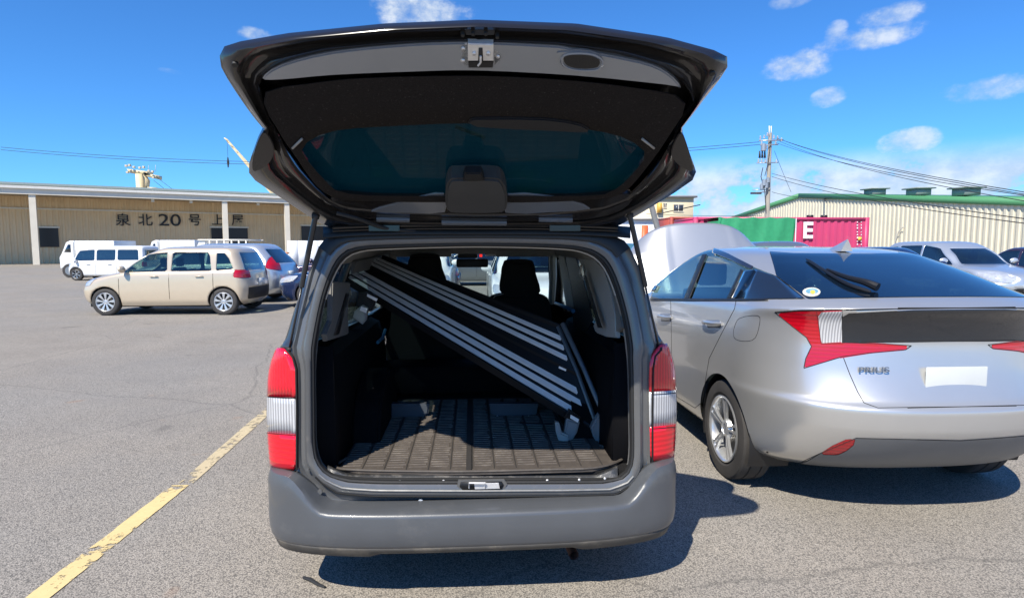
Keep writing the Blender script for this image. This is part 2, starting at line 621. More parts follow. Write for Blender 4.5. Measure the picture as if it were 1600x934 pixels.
def seam(name, H, pts, parent, mt, r=0.0025, closed=False, mirror=True, n=14):
    """dark gap between two panels, following the body; mirrored to the far side in the same mesh"""
    P = H.line(pts, 0.0, n, closed)
    if len(P) < 2: return None
    bm = bmesh.new(); tube(bm, P, r, 5, True)
    if mirror:
        cx = H.off[0]
        tube(bm, [Vector((2*cx-p.x, p.y, p.z)) for p in P], r, 5, True)
    return bm_obj(name, bm, mt, parent, True, world=True)


# ------------------------------------------------------------------ shared materials
def asphalt():
    M = bpy.data.materials.new('asphalt'); M.use_nodes = True
    t = M.node_tree; B = t.nodes['Principled BSDF']; N = t.nodes.new; K = t.links.new
    tc = N('ShaderNodeTexCoord')

    def noise_(sc, det=8, rough=.6):
        n = N('ShaderNodeTexNoise'); n.inputs['Scale'].default_value = sc; n.inputs['Detail'].default_value = det
        n.inputs['Roughness'].default_value = rough; K(tc.outputs['Object'], n.inputs['Vector']); return n.outputs[0]

    def ramp(s, a, b, c=0.0, d=1.0):
        r = N('ShaderNodeMapRange'); K(s, r.inputs[0]); r.inputs[1].default_value = a; r.inputs[2].default_value = b
        r.inputs[3].default_value = c; r.inputs[4].default_value = d; return r.outputs[0]

    def mix_(f, a, b, mode='MIX'):
        x = N('ShaderNodeMix'); x.data_type = 'RGBA'; x.blend_type = mode
        for i, v in ((0, f), (6, a), (7, b)):
            if isinstance(v, (tuple, float, int)): x.inputs[i].default_value = v
            else: K(v, x.inputs[i])
        return x.outputs[2]
    v = N('ShaderNodeTexVoronoi'); v.inputs['Scale'].default_value = 150; K(tc.outputs['Object'], v.inputs['Vector'])
    sv = N('ShaderNodeSeparateColor'); K(v.outputs['Color'], sv.inputs[0])
    c = mix_(ramp(noise_(1.1), .3, .7), (.325, .29, .242, 1), (.43, .385, .32, 1))
    c = mix_(ramp(noise_(.16), .42, .6), c, (.34, .325, .295, 1))
    # stones of the aggregate: many grey, some dark, a few pale
    c = mix_(ramp(sv.outputs[0], 0, 1, .0, .42), c, mix_(sv.outputs[1], (.09, .086, .082, 1), (.62, .56, .48, 1)))
    c = mix_(ramp(v.outputs['Distance'], .35, .75, 0, .7), c, (.06, .058, .055, 1))
    c = mix_(ramp(noise_(34, 5, .7), .54, .68, 0, .4), c, (.1, .096, .09, 1))
    c = mix_(ramp(noise_(2.6, 10, .75), .6, .78, 0, .45), c, (.13, .125, .12, 1))
    # old patches, oily drips and sun-bleached lanes
    c = mix_(ramp(noise_(.45, 3, .5), .56, .60, 0, .22), c, (.20, .19, .175, 1))
    c = mix_(ramp(noise_(1.7, 3, .4), .70, .76, 0, .5), c, (.12, .112, .10, 1))
    c = mix_(ramp(noise_(3.3, 2, .3), .74, .80, 0, .35), c, (.30, .17, .10, 1))
    # hairline cracks
    v2 = N('ShaderNodeTexVoronoi'); v2.feature = 'DISTANCE_TO_EDGE'; v2.inputs['Scale'].default_value = .33
    wv = N('ShaderNodeMix'); wv.data_type = 'VECTOR'; wv.inputs[0].default_value = .22
    n3 = N('ShaderNodeTexNoise'); n3.inputs['Scale'].default_value = 1.6; n3.inputs['Detail'].default_value = 8; K(tc.outputs['Object'], n3.inputs['Vector'])
    K(tc.outputs['Object'], wv.inputs[4]); K(n3.outputs['Color'], wv.inputs[5]); K(wv.outputs[1], v2.inputs['Vector'])
    crack = ramp(v2.outputs['Distance'], .0008, .004, .3, 0)
    c = mix_(crack, c, (.07, .068, .064, 1))
    K(c, B.inputs['Base Color'])
    B.inputs['Roughness'].default_value = .9; B.inputs['Specular IOR Level'].default_value = .25
    bp = N('ShaderNodeBump'); bp.inputs['Strength'].default_value = .55; bp.inputs['Distance'].default_value = .006
    K(mix_(.5, v.outputs['Distance'], noise_(70, 4)), bp.inputs['Height']); K(bp.outputs[0], B.inputs['Normal'])
    return M


def worn_paint(name, col, cover):
    """road paint with the asphalt showing where it has worn off"""
    M = bpy.data.materials.new(name); M.use_nodes = True
    t = M.node_tree; B = t.nodes['Principled BSDF']; N = t.nodes.new; K = t.links.new
    o = t.nodes['Material Output']
    tc = N('ShaderNodeTexCoord')
    n = N('ShaderNodeTexNoise'); n.inputs['Scale'].default_value = 14; n.inputs['Detail'].default_value = 12; n.inputs['Roughness'].default_value = .78
    K(tc.outputs['Object'], n.inputs['Vector'])
    n2 = N('ShaderNodeTexNoise'); n2.inputs['Scale'].default_value = 2.2; n2.inputs['Detail'].default_value = 4
    K(tc.outputs['Object'], n2.inputs['Vector'])
    ad = N('ShaderNodeMath'); ad.operation = 'ADD'; K(n.outputs[0], ad.inputs[0])
    m2 = N('ShaderNodeMath'); m2.operation = 'MULTIPLY'; m2.inputs[1].default_value = .55; K(n2.outputs[0], m2.inputs[0]); K(m2.outputs[0], ad.inputs[1])
    r = N('ShaderNodeMapRange'); K(ad.outputs[0], r.inputs[0]); r.inputs[1].default_value = cover; r.inputs[2].default_value = cover+.05
    r.inputs[3].default_value = 1; r.inputs[4].default_value = 0
    B.inputs['Base Color'].default_value = col+(1,); B.inputs['Roughness'].default_value = .8
    mx = N('ShaderNodeMix'); mx.data_type = 'RGBA'; K(n.outputs[0], mx.inputs[0]); mx.inputs[6].default_value = tuple(c*.7 for c in col)+(1,); mx.inputs[7].default_value = tuple(min(1, c*1.25) for c in col)+(1,)
    K(mx.outputs[2], B.inputs['Base Color'])
    tr = N('ShaderNodeBsdfTransparent'); ms = N('ShaderNodeMixShader')
    K(r.outputs[0], ms.inputs[0]); K(tr.outputs[0], ms.inputs[1]); K(B.outputs[0], ms.inputs[2]); K(ms.outputs[0], o.inputs[0])
    return M


ASPH = asphalt()
BLACKP = mat('black_plastic', (.012, .012, .013), .45, bump=.25, bscale=300)
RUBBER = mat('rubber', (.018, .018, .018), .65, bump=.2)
TYRE = mat('tyre_rubber', (.045, .042, .04), .8, var=.2, bump=.3, bscale=90)
TRIMG = mat('grey_trim', (.30, .295, .28), .6, bump=.1)
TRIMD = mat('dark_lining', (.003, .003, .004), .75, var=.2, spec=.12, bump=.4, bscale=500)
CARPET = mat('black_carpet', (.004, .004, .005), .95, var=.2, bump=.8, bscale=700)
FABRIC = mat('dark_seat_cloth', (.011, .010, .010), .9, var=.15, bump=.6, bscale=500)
STEEL = mat('zinc_steel', (.78, .78, .78), .32, .55, var=.1, scale=30)
CHROME = mat('chrome', (.8, .8, .8), .08, 1.0, var=.02)
VANP = mat('van_grey_paint', (.050, .053, .058), .28, .35, var=.04, coat=.7, bump=.02, bscale=900, dirt=((.30, .28, .25), .56, 9, .35))
VANJ = mat('van_jamb_paint', (.125, .126, .126), .30, .2, var=.06, coat=.5, dirt=((.28, .25, .22), .55, 12, .4))
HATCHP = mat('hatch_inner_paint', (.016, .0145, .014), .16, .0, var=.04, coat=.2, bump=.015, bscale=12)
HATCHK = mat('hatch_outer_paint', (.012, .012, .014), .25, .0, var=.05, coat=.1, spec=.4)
BUMP = mat('bumper_plastic', (.088, .094, .102), .34, .1, var=.06, coat=.25, bump=.12, bscale=400, dirt=((.20, .195, .185), .56, 7, .3))
VALN = mat('valance_plastic', (.06, .056, .05), .6, var=.2, bump=.2, dirt=((.2, .17, .13), .5, 9, .6))
DIRTM = mat('cargo_sill_plastic', (.045, .047, .05), .38, var=.15, bump=.2, bscale=200, dirt=((.28, .26, .23), .5, 22, .6))
FELT = mat('speckled_felt', (.020, .017, .016), .95, spec=.15, dirt=((.20, .18, .17), .60, 120, .9), var=.4, scale=260, bump=1.0, bscale=420)
GL_PRIV = glass('privacy_glass', (.03, .15, .15), .03, body=(.01, .055, .07, .4), gmax=.14)
GL_CLR = glass('clear_glass', (.62, .74, .72), .10)
GL_DARK = glass('dark_car_glass', (.10, .16, .17), .20, body=(.012, .02, .03, .35))
RED1 = lens('red_lens', (.85, .006, .025), .10, .5, (.32, .0, .008), 46)
RED2 = lens('deep_red_lens', (.80, .005, .02), .1, .3, (.25, .0, .003), 30, axis='Z')
CLEAR = lens('clear_lens', (.60, .60, .60), .1, .8, (.20, .20, .215), 52)
REDFLAT = lens('flat_red_lens', (.62, .004, .018), .1, .5, (.20, .0, .005), 36, axis='Z')
WHITE = mat('white_paint', (.78, .78, .76), .3, coat=.5, var=.03)
SEAMM = mat('seam_black', (.006, .006, .006), .8)

# ------------------------------------------------------------------ ground
bm = bmesh.new()
N_ = 24
for i in range(N_+1):
    for j in range(N_+1):
        bm.verts.new((-2000+4000*i/N_, -1500+4000*j/N_, 0))
bm.verts.ensure_lookup_table()
for i in range(N_):
    for j in range(N_):
        a = i*(N_+1)+j
        bm.faces.new([bm.verts[k] for k in (a, a+N_+1, a+N_+2, a+1)])
g = bm_obj('ground', bm, ASPH, smooth=False); g['kind'] = 'structure'


def road_line(name, pts, w, mt, z=.004):
    """painted line: edges wander a little"""
    P = resample(pts, 40, False); bm = bmesh.new(); L = []
    for i, p in enumerate(P):
        d = (P[min(i+1, 39)]-P[max(0, i-1)]).normalized(); s = Vector((-d.y, d.x, 0))
        a = w/2*(1+random.uniform(-.06, .06)); b = w/2*(1+random.uniform(-.06, .06))
        L.append([Vector((p.x, p.y, z))+s*a, Vector((p.x, p.y, z))-s*b])
    strips(bm, L, False)
    o = bm_obj(name, bm, mt, smooth=False); o['kind'] = 'structure'; return o


YEL = worn_paint('yellow_road_paint', (.70, .54, .25), .82)
YEL2 = worn_paint('worn_yellow_road_paint', (.56, .46, .28), .79)
a0, a1, a2 = aZ(120, 886, 0), aZ(282, 758, 0), aZ(425, 636, 0)
d_ = (a1-a0).normalized()
road_line('yellow_line_marking', [a0-d_*1.2, a0, a1], .105, YEL)
d_ = (a2-a1).normalized()
road_line('yellow_line_marking', [a1+d_*.02+Vector((.02, .01, 0)), a2, a2+d_*6.5], .095, YEL2)
WP = worn_paint('faded_white_road_paint', (.5, .48, .42), .62)
b0, b1 = aZ(60, 610, 0), aZ(290, 607, 0)
road_line('white_line_marking', [b0, b1], .06, WP)
b0, b1 = aZ(395, 594, 0), aZ(425, 588, 0)
road_line('white_line_marking', [b0, b1], .08, WP)
# scrap of black rubber lying on the ground, tipped at one end
q0, q1 = aZ(474, 904, .0), aZ(508, 919, .0)
d_ = (q1-q0); s_ = Vector((-d_.y, d_.x, 0)).normalized()*.008
bm = bmesh.new()
tube(bm, [q0+Vector((0, 0, .008)), q0.lerp(q1, .3)+Vector((0, 0, .010))+s_*.4, q0.lerp(q1, .7)+Vector((0, 0, .008))-s_*.3, q1+Vector((0, 0, .007))], [.006, .009, .008, .005], 7)
tag(bm_obj('rubber_scrap', bm, RUBBER), 'small black scrap of rubber lying on the asphalt in front of the van bumper', 'debris')

# ------------------------------------------------------------------ the grey van
X0, YR = 0.02, 2.41
van = thing('van', 'dark grey estate van parked with its tailgate raised and cargo bay open towards the viewer', 'van', (X0, YR, 0))
VL = 4.15
vh = Hull(VL, [
    (.26, .22, .76, .10, .30, .30, .5, 3.2),
    (.34, .30, .83, .03, .10, .22, .5, 3.2),
    (.50, .45, .862, .00, .02, .20, .5, 3.4),
    (.75, .60, .870, .00, .02, .19, .5, 3.4),
    (.95, .78, .858, .00, .10, .19, .5, 3.4),
    (1.06, .86, .820, .00, .35, .18, .5, 3.6),
    (1.10, .95, .795, .00, 1.05, .19, .5, 3.6),
    (1.25, 1.15, .745, .02, 1.25, .18, .45, 3.8),
    (1.40, 1.34, .685, .045, 1.55, .18, .4, 4),
    (1.48, 1.44, .64, .06, 1.75, .17, .4, 4),
    (1.522, 1.49, .585, .085, 1.9, .16, .35, 4),
    (1.542, 1.52, .50, .12, 2.0, .16, .3, 4),
    (1.552, 1.53, .30, .3, 2.1, .1, .2, 3),
    (1.556, 1.535, .0, .6, 2.2, .05, .1, 3)], nt=90, na=44, ns=90, nf=14, off=(X0, YR, 0))
left = vh.V[:, 0] <= X0+1e-6
rear = (vh.V[:, 1] < YR+.45)
BOUT = [(520, 363), (600, 360), (745, 359), (890, 360), (950, 364), (980, 378), (1000, 420), (1015, 485), (1026, 540), (1019, 556), (1018, 640), (1018, 728),
        (1008, 765), (985, 792), (900, 797), (745, 799), (560, 797), (505, 790), (478, 752), (465, 728), (465, 600), (464, 572), (455, 546), (468, 490), (485, 420), (500, 380)]
BL = [(745, 340)]+[(520, 363)]+BOUT[-1:0:-1]
BL = [(760, 359), (600, 360), (520, 363), (500, 380), (485, 420), (468, 490), (455, 546), (464, 572), (465, 600), (465, 728), (478, 752), (505, 790), (560, 797), (760, 799)]
vh.carve(BL, 9, mask=left & rear)
# tail lamps wrap round the corner
LT = [(464, 572), (465, 600), (465, 620), (380, 618), (380, 545), (446, 545), (457, 556)]
LM = [(465, 620), (465, 677), (380, 672), (380, 618)]
LB = [(465, 677), (465, 733), (380, 724), (380, 672)]
cor = left & (vh.V[:, 1] < YR+.20)
vh.carve(LT, 3, mask=cor); vh.carve(LM, 4, mask=cor); vh.carve(LB, 5, mask=cor)
# side glass, local y (0 = rear), z
UVl = vh.V[:, 1:3]-np.array([YR, 0]); sd = np.abs(vh.V[:, 0]-X0) > .5


def yz(H, y0=0.0): return H.V[:, 1:3]-np.array([y0, 0])


vh.carve([(.16, 1.03), (.95, 1.0), (.90, 1.44), (.30, 1.455)], 6, uv=yz(vh, YR), mask=sd)
vh.carve([(1.03, 1.0), (1.90, .97), (1.82, 1.43), (.98, 1.44)], 6, uv=yz(vh, YR), mask=sd)
vh.carve([(1.98, .97), (2.86, .96), (2.30, 1.38), (1.90, 1.425)], 7, uv=yz(vh, YR), mask=sd)
fr = vh.V[:, 1] > YR+1.9
vh.carve([(-.72, .99), (.72, .99), (.60, 1.445), (-.60, 1.445)], 8, uv=(vh.V[:, [0, 2]]-np.array([X0, 0])), mask=fr & (vh.V[:, 1] < YR+3.2))
vh.circle(YR+.80, .30, .345); vh.circle(YR+3.35, .30, .345)
VX = Vector((X0, 0, 0))
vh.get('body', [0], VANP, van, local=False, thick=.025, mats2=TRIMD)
for o in vh.get('side_window', [6], GL_DARK, van, 'split', local=False): pass
for o in vh.get('front_door_window', [7], GL_CLR, van, 'split', local=False): pass
vh.get('windshield', [8], GL_CLR, van, local=False)
TL = []
for s_ in (0, 1):
    up = vh.get('tail_lamp', [3], RED1, van, ['left', 'right'][s_], .012, local=False, thick=.012)[0]
    mid = vh.get('clear_lens', [4], CLEAR, van, ['left', 'right'][s_], .0115, local=False, thick=.012)[0]
    low = vh.get('red_lens', [5], RED2, van, ['left', 'right'][s_], .012, local=False, thick=.012)[0]
    mid.parent = up; low.parent = up
# body colour bridge behind the lamps so nothing shows through
vh.get('lamp_housing', [3, 4, 5], BLACKP, van, 'split', -.01, local=False)


def polar(poly, c, n):
    """cut a closed picture outline by n rays from c"""
    out = []
    for k in range(n):
        a = 2*math.pi*k/n; d = (math.cos(a), math.sin(a)); best = 0
        for i in range(len(poly)):
            x1, y1 = poly[i]; x2, y2 = poly[(i+1) % len(poly)]
            ex, ey = x2-x1, y2-y1; den = d[0]*ey-d[1]*ex
            if abs(den) < 1e-9: continue
            t = ((x1-c[0])*ey-(y1-c[1])*ex)/den; u = ((x1-c[0])*d[1]-(y1-c[1])*d[0])/den
            if t > 0 and -1e-6 <= u <= 1+1e-6: best = max(best, t)
        out.append((c[0]+d[0]*best, c[1]+d[1]*best))
    return out


def soft(poly, n=5): return [(p.x, p.y) for p in spl([(x, y, 0) for x, y in poly], n, True)]


AP = [(560, 393), (620, 388), (745, 385), (870, 388), (915, 395), (940, 412), (957, 445), (973, 500), (981, 560), (983, 640), (983, 715), (972, 738), (945, 745), (850, 745), (745, 745),
      (600, 745), (535, 742), (508, 730), (495, 700), (493, 640), (493, 560), (500, 505), (512, 455), (532, 412)]
NR = 140
PB = polar(BOUT, (742, 580), NR); PA = polar(soft(AP), (742, 580), NR)


def ringpt(k, s, y):
    x = PA[k][0]+(PB[k][0]-PA[k][0])*s; z = PA[k][1]+(PB[k][1]-PA[k][1])*s
    return aY(x, z, y)


def hull_y(k):
    p, n = vh.hit(*PB[k]); return p
vh.bvh(None)
prof = [(-.05, 2.54), (0.0, 2.535), (.0, 2.47), (.06, 2.455), (.16, 2.45), (.22, 2.425), (.34, 2.418), (.48, 2.416), (.56, 2.425), (.62, 2.447), (.80, 2.45), (.93, 2.44)]


def frame_y(k, s, y):
    """the frame leans forward with the tail of the roof"""
    p = ringpt(k, s, y)
    lean = max(0, p.z-1.05)*.14
    return ringpt(k, s, y+lean)


loops = [[frame_y(k, s, y) for k in range(NR)] for s, y in prof]
last = []
for k in range(NR):
    p, n = vh.hit(*PB[k])
    if p is None or p.y > 2.7: p = frame_y(k, 1.0, 2.43)
    last.append(p)
loops.append(last)
grido('tailgate_opening_frame', loops, VANJ, van, True)
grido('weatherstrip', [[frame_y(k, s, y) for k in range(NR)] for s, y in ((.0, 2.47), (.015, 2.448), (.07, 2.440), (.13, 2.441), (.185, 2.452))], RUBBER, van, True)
topk = sorted([k for k in range(NR) if PB[k][1] < 395], key=lambda k: PB[k][0])
grido('drip_gutter', [[frame_y(k, s, y) for k in topk] for s, y in ((.50, 2.411), (.56, 2.408), (.82, 2.410), (.99, 2.418))], BLACKP, van, False)
# rubber seal and a second drip rail
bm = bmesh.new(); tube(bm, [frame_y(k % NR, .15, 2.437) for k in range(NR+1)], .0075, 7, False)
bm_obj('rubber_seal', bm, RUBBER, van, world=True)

up_ = [k for k in range(NR) if PA[k][1] < 470]
up_.sort(key=lambda k: (k-NR//4) % NR)
up_ = [k for k in sorted(up_, key=lambda k: PA[k][0] if PA[k][1] < 400 else (PA[k][0]+(PA[k][1]-400)*(-.01 if PA[k][0] < 742 else .01)))]
bm = bmesh.new(); tube(bm, [frame_y(k, -.012, 2.475) for k in up_], .0045, 6, True)
bm_obj('lit_edge_welt', bm, mat('lit_edge_paint', (.40, .37, .33), .7), van, world=True)  # pale tube: light caught on the upper opening edge, put into its colour
lo_ = sorted([k for k in range(NR) if PA[k][1] > 730], key=lambda k: PA[k][0])
bm = bmesh.new(); tube(bm, [frame_y(k, .57, 2.424) for k in lo_], .0038, 6, True)
bm_obj('lower_shadow_line', bm, SEAMM, van, world=True)  # dark tube painting the thin shadow line in the gap above the bumper
bm = bmesh.new(); tube(bm, [frame_y(k, .40, 2.414) for k in lo_], .0045, 6, True)
bm_obj('flange_lip', bm, mat('lip_highlight', (.26, .255, .24), .4, .4, var=.2, scale=40), van, world=True)  # pale tube along the flange, its highlight put into the colour
for P_ in ([(452, 548), (460, 556), (465, 575), (466, 640), (466, 732)], [(1030, 546), (1021, 556), (1018, 575), (1017, 640), (1017, 726)]):
    q_ = vh.line(P_, .012)
    if len(q_) > 3: tubeo('lamp_gap', q_, .0045, SEAMM, van, 6)
for P_ in ([(420, 619), (464, 621)], [(419, 675), (464, 678)], [(1018, 615), (1054, 613)], [(1018, 668), (1056, 665)]):
    q_ = vh.line(P_, .0125)
    if len(q_) > 3: tubeo('lens_joint', q_, .0016, SEAMM, van, 5)
# cargo floor, sill and lining
ZF = .528
boxo('cargo_floor', (X0-.66, 2.47, ZF-.04), (X0+.66, 4.0, ZF), CARPET, van)
rows = []
for i in range(0, 41):
    px = 512+(965-512)*i/40
    e = abs(i-20)/20; yb = 742-14*max(0, e-.85)/.15
    rows.append([aY(px, yb-1, 2.475), aY(px, yb+3, 2.458), aY(px, yb+14, 2.445), aY(px, yb+22, 2.437), aY(px, yb+25, 2.43)])
grido('sill_plate', rows, DIRTM, van, False, .004)
for px, py in ((551, 752), (625, 752), (693, 751), (855, 750), (905, 749), (945, 747)):
    bm = bmesh.new(); cyl(bm, aY(px, py, 2.440), (0, -1, .5), .0055, .006, 10)
    bm_obj('screw', bm, STEEL, van, world=True)
# striker pocket in the sill
slabo('striker_pocket', [aY(x, y, 2.418) for x, y in ((716, 750), (788, 749), (793, 757), (788, 767), (720, 768), (714, 760))], (0, -1, 0), .012, VANJ, van, .003)
slabo('striker_recess', [aY(x, y, 2.414) for x, y in ((720, 753), (784, 752), (787, 757), (784, 764), (723, 765), (718, 760))], (0, -1, 0), .006, BLACKP, van)
tubeo('striker', [aY(733, 762, 2.410), aY(733, 754, 2.396), aY(758, 754, 2.396), aY(758, 762, 2.410)], .0035, STEEL, van)
slabo('striker_base', [aY(x, y, 2.4085) for x, y in ((741, 755), (779, 754), (781, 763), (742, 764))], (0, -1, 0), .003, STEEL, van, .001)
for px, py, r in ((500, 768, .011), (985, 757, .012), (481, 733, .006), (1000, 719, .006)):
    bm = bmesh.new(); p = aY(px, py, 2.432); cyl(bm, p, (0, -1, 0), r, .006, 20); cyl(bm, p-Vector((0, .004, 0)), (0, -1, 0), r*.8, .003, 20)
    bm_obj('grommet', bm, VANJ, van, world=True)
for px, py in ((657, 785), (833, 782)):
    bm = bmesh.new(); p = aY(px, py, 2.425); cyl(bm, p, (0, -1, .2), .0075, .012, 6); cyl(bm, p+Vector((0, .005, 0)), (0, -1, .2), .012, .003, 14)
    bm_obj('bolt', bm, STEEL, van, world=True)


def side_panel(name, x, pts, th, mt, bev=.006, label=None):
    return slabo(name, [aX(px, py, x) for px, py in pts], (-1 if x > 0 else 1, 0, 0), th, mt, van, bev, label)


def wall(name, sx, prof_, y0, y1, mt):
    """inner side lining: z,x profile swept along the car"""
    rows = [[Vector((X0+sx*x, y0+(y1-y0)*i/14, z)) for z, x in prof_] for i in range(15)]
    return grido(name, rows, mt, van, False, .008)


for sx in (-1, 1):
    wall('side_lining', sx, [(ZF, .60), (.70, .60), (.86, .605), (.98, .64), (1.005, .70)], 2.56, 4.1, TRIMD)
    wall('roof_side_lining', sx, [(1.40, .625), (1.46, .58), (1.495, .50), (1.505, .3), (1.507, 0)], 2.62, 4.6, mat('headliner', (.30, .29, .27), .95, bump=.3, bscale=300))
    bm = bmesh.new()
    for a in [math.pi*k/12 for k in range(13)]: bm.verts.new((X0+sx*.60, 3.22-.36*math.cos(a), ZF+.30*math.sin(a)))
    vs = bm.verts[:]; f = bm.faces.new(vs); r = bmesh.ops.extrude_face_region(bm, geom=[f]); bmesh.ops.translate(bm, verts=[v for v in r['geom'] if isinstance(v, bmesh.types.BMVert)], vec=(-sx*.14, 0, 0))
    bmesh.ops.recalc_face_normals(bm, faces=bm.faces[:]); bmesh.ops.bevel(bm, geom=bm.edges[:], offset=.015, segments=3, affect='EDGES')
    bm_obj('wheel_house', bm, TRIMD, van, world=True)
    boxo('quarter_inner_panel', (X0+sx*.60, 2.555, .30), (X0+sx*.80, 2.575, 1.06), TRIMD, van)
# pillar trims seen inside
TRIML = mat('pillar_trim', (.36, .35, .33), .55, bump=.08, bscale=300)
TRIMS = mat('shaded_pillar_trim', (.16, .158, .152), .55, bump=.08, bscale=300)  # darker copy of the pillar trim, shade put into the colour
side_panel('rear_pillar_trim', .635, [(898, 391), (922, 397), (943, 418), (955, 455), (961, 492), (962, 528), (945, 526), (930, 520), (926, 508), (931, 500), (924, 470), (914, 432), (903, 404)], .02, TRIML, .008)
side_panel('quarter_trim', .64, [(940, 418), (952, 425), (964, 470), (972, 512), (962, 520), (957, 498), (950, 455)], .03, TRIMS, .005)
side_panel('middle_pillar_trim', .63, [(872, 397), (881, 397), (891, 440), (897, 486), (886, 487), (878, 440)], .03, TRIML, .006)
side_panel('rear_pillar_trim', -.60, [(520, 440), (548, 441), (544, 480), (545, 522), (512, 533), (509, 522), (518, 500)], .02, TRIMS, .006)
slabo('trim_shade_strip', [aX(x, y, -.597) for x, y in ((541, 458), (546, 460), (530, 522), (522, 524))], (1, 0, 0), .006, BLACKP, van)  # dark strip painting the diagonal shading on the left pillar trim
slabo('window_post', [aX(x, y, -.58) for x, y in ((556, 408), (600, 398), (618, 392), (616, 404), (590, 418), (552, 428))], (1, 0, 0), .02, TRIMS, van, .004)
# seat belt and its guide by the right rear window
tubeo('belt_guide', [aX(910, 412, .615), aX(914, 424, .61), aX(912, 436, .61), aX(906, 430, .61), aX(908, 415, .61)], .006, TRIML, van)
slabo('seat_belt', [aX(x, y, .605) for x, y in ((911, 430), (915, 430), (940, 512), (934, 512))], (-1, 0, 0), .003, BLACKP, van)
# right rear side window reveal: dark strips
side_panel('window_edge', .632, [(884, 401), (899, 400), (912, 440), (926, 500), (918, 516), (896, 512), (893, 470)], .004, BLACKP, .0)
# ---- windscreen surround, dashboard, seats
boxo('dashboard', (X0-.62, 4.85, .70), (X0+.62, 5.45, 1.02), BLACKP, van, .04)
boxo('header_rail', (X0-.60, 4.38, 1.425), (X0+.60, 4.44, 1.475), TRIML, van, .015)
for sx in (-1, 1):
    tubeo('front_pillar_trim', [(X0+sx*.58, 4.42, 1.44), (X0+sx*.63, 4.75, 1.25), (X0+sx*.68, 5.2, 1.0)], .03, TRIML, van)
    boxo('sun_visor', (X0+sx*.36-.20, 4.37, 1.405), (X0+sx*.36+.20, 4.39, 1.455), TRIML, van, .008)
p = aY(738, 411, 4.55)
boxo('rear_view_mirror', (p.x-.12, 4.54, p.z-.032), (p.x+.12, 4.57, p.z+.032), BLACKP, van, .015)
boxo('mirror_sensor_box', (p.x-.11, 4.58, p.z+.035), (p.x+.04, 4.66, 1.44), BLACKP, van, .01)
boxo('toll_card_reader', (p.x+.10, 4.60, p.z+.05), (p.x+.28, 4.64, p.z+.075), WHITE, van, .004)
boxo('reader_light', (p.x+.055, 4.595, p.z+.045), (p.x+.075, 4.605, p.z+.065), mat('red_led', (.5, .01, .01), .4, emit=(.9, .03, .02)), van)
tubeo('steering_wheel', [(X0+.36+.18*math.cos(a), 4.72-.10*math.sin(a)*.5, 1.0+.17*math.sin(a)) for a in [2*math.pi*k/24 for k in range(25)]], .014, BLACKP, van)


def seat(px0, px1, ytop, sh0, sh1, shy, y, nm):
    """front seat seen from behind: rounded backrest and headrest"""
    hb = [(px0+2, shy), (px0, ytop+22), (px0+3, ytop+7), (px0+10, ytop), (px1-10, ytop), (px1-3, ytop+7), (px1, ytop+22), (px1+4, shy)]
    H_ = soft(hb, 4)
    b = [(sh0+14, shy), ((sh0+sh1)/2, shy-3), (sh1-14, shy), (sh1-2, shy+14), (sh1+3, shy+60), (sh1+4, shy+120), (sh0-4, shy+120), (sh0-3, shy+60), (sh0+2, shy+14)]
    o = slabo('front_seat', [aY(x, z, y) for x, z in soft(b, 4)], (0, -1, 0), .11, FABRIC, van, .03)
    h = slabo('headrest', [aY(x, z, y-.01) for x, z in H_], (0, -1, 0), .10, FABRIC, van, .028)
    h.parent = o
    P = [aY(x, z, y-.005) for x, z in [(sh0+2, shy+16), (sh0+14, shy+1), (px0+3, shy-2)]]
    t = tubeo('piping', P, .004, TRIMG, van, 6); t.parent = o
    return o


seat(636, 690, 397, 612, 716, 447, 4.15, 'a')
seat(784, 838, 406, 760, 862, 461, 4.05, 'b')
# folded rear bench: low dark back with latches
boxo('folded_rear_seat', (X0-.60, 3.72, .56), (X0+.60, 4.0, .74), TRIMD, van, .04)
for px in (633, 803):
    q = aY(px, 640, 3.35)
    slabo('floor_latch_cover', [aY(px+x, 640+y, 3.30) for x, y in ((-38, -9), (38, -9), (36, 6), (26, 12), (-26, 12), (-36, 6))], (0, -1, 0), .05, mat('satin_black', (.06, .07, .085), .35, bump=.1), van, .008)
for px in (777, 826):
    bm = bmesh.new(); cyl(bm, aY(px, 651, 3.285), (0, -1, 0), .007, .01, 10); bm_obj('latch_pin', bm, STEEL, van, world=True)
tubeo('cargo_tie_bar', [aY(813, 660, 3.15), aY(822, 663, 3.12), aY(860, 664, 3.12), aY(868, 661, 3.15)], .009, BLACKP, van)
# blue handles on the window winders of the sliding side doors
tubeo('grab_handle', [aX(868, 474, .60), aX(876, 477, .585), aX(888, 481, .585), aX(896, 486, .60)], .012, mat('blue_plastic', (.03, .12, .24), .35), van)
tubeo('grab_handle', [aX(590, 535, -.55), aX(598, 528, -.53), aX(602, 515, -.53)], .010, MATS['blue_plastic'], van)

# ---- bumper
def bump_curve(n=81):
    out = []
    for i in range(n):
        u = -1+2*i/(n-1)
        a = abs(u)
        if a < .68:
            ang = a/.68*math.pi/2; e = 2/3.1
            x = .868*math.sin(ang)**e; y = .27*(1-math.cos(ang)**e)
        else:
            x = .868; y = .27+(a-.68)/.32*.42
        out.append((math.copysign(x, u), y))
    return out


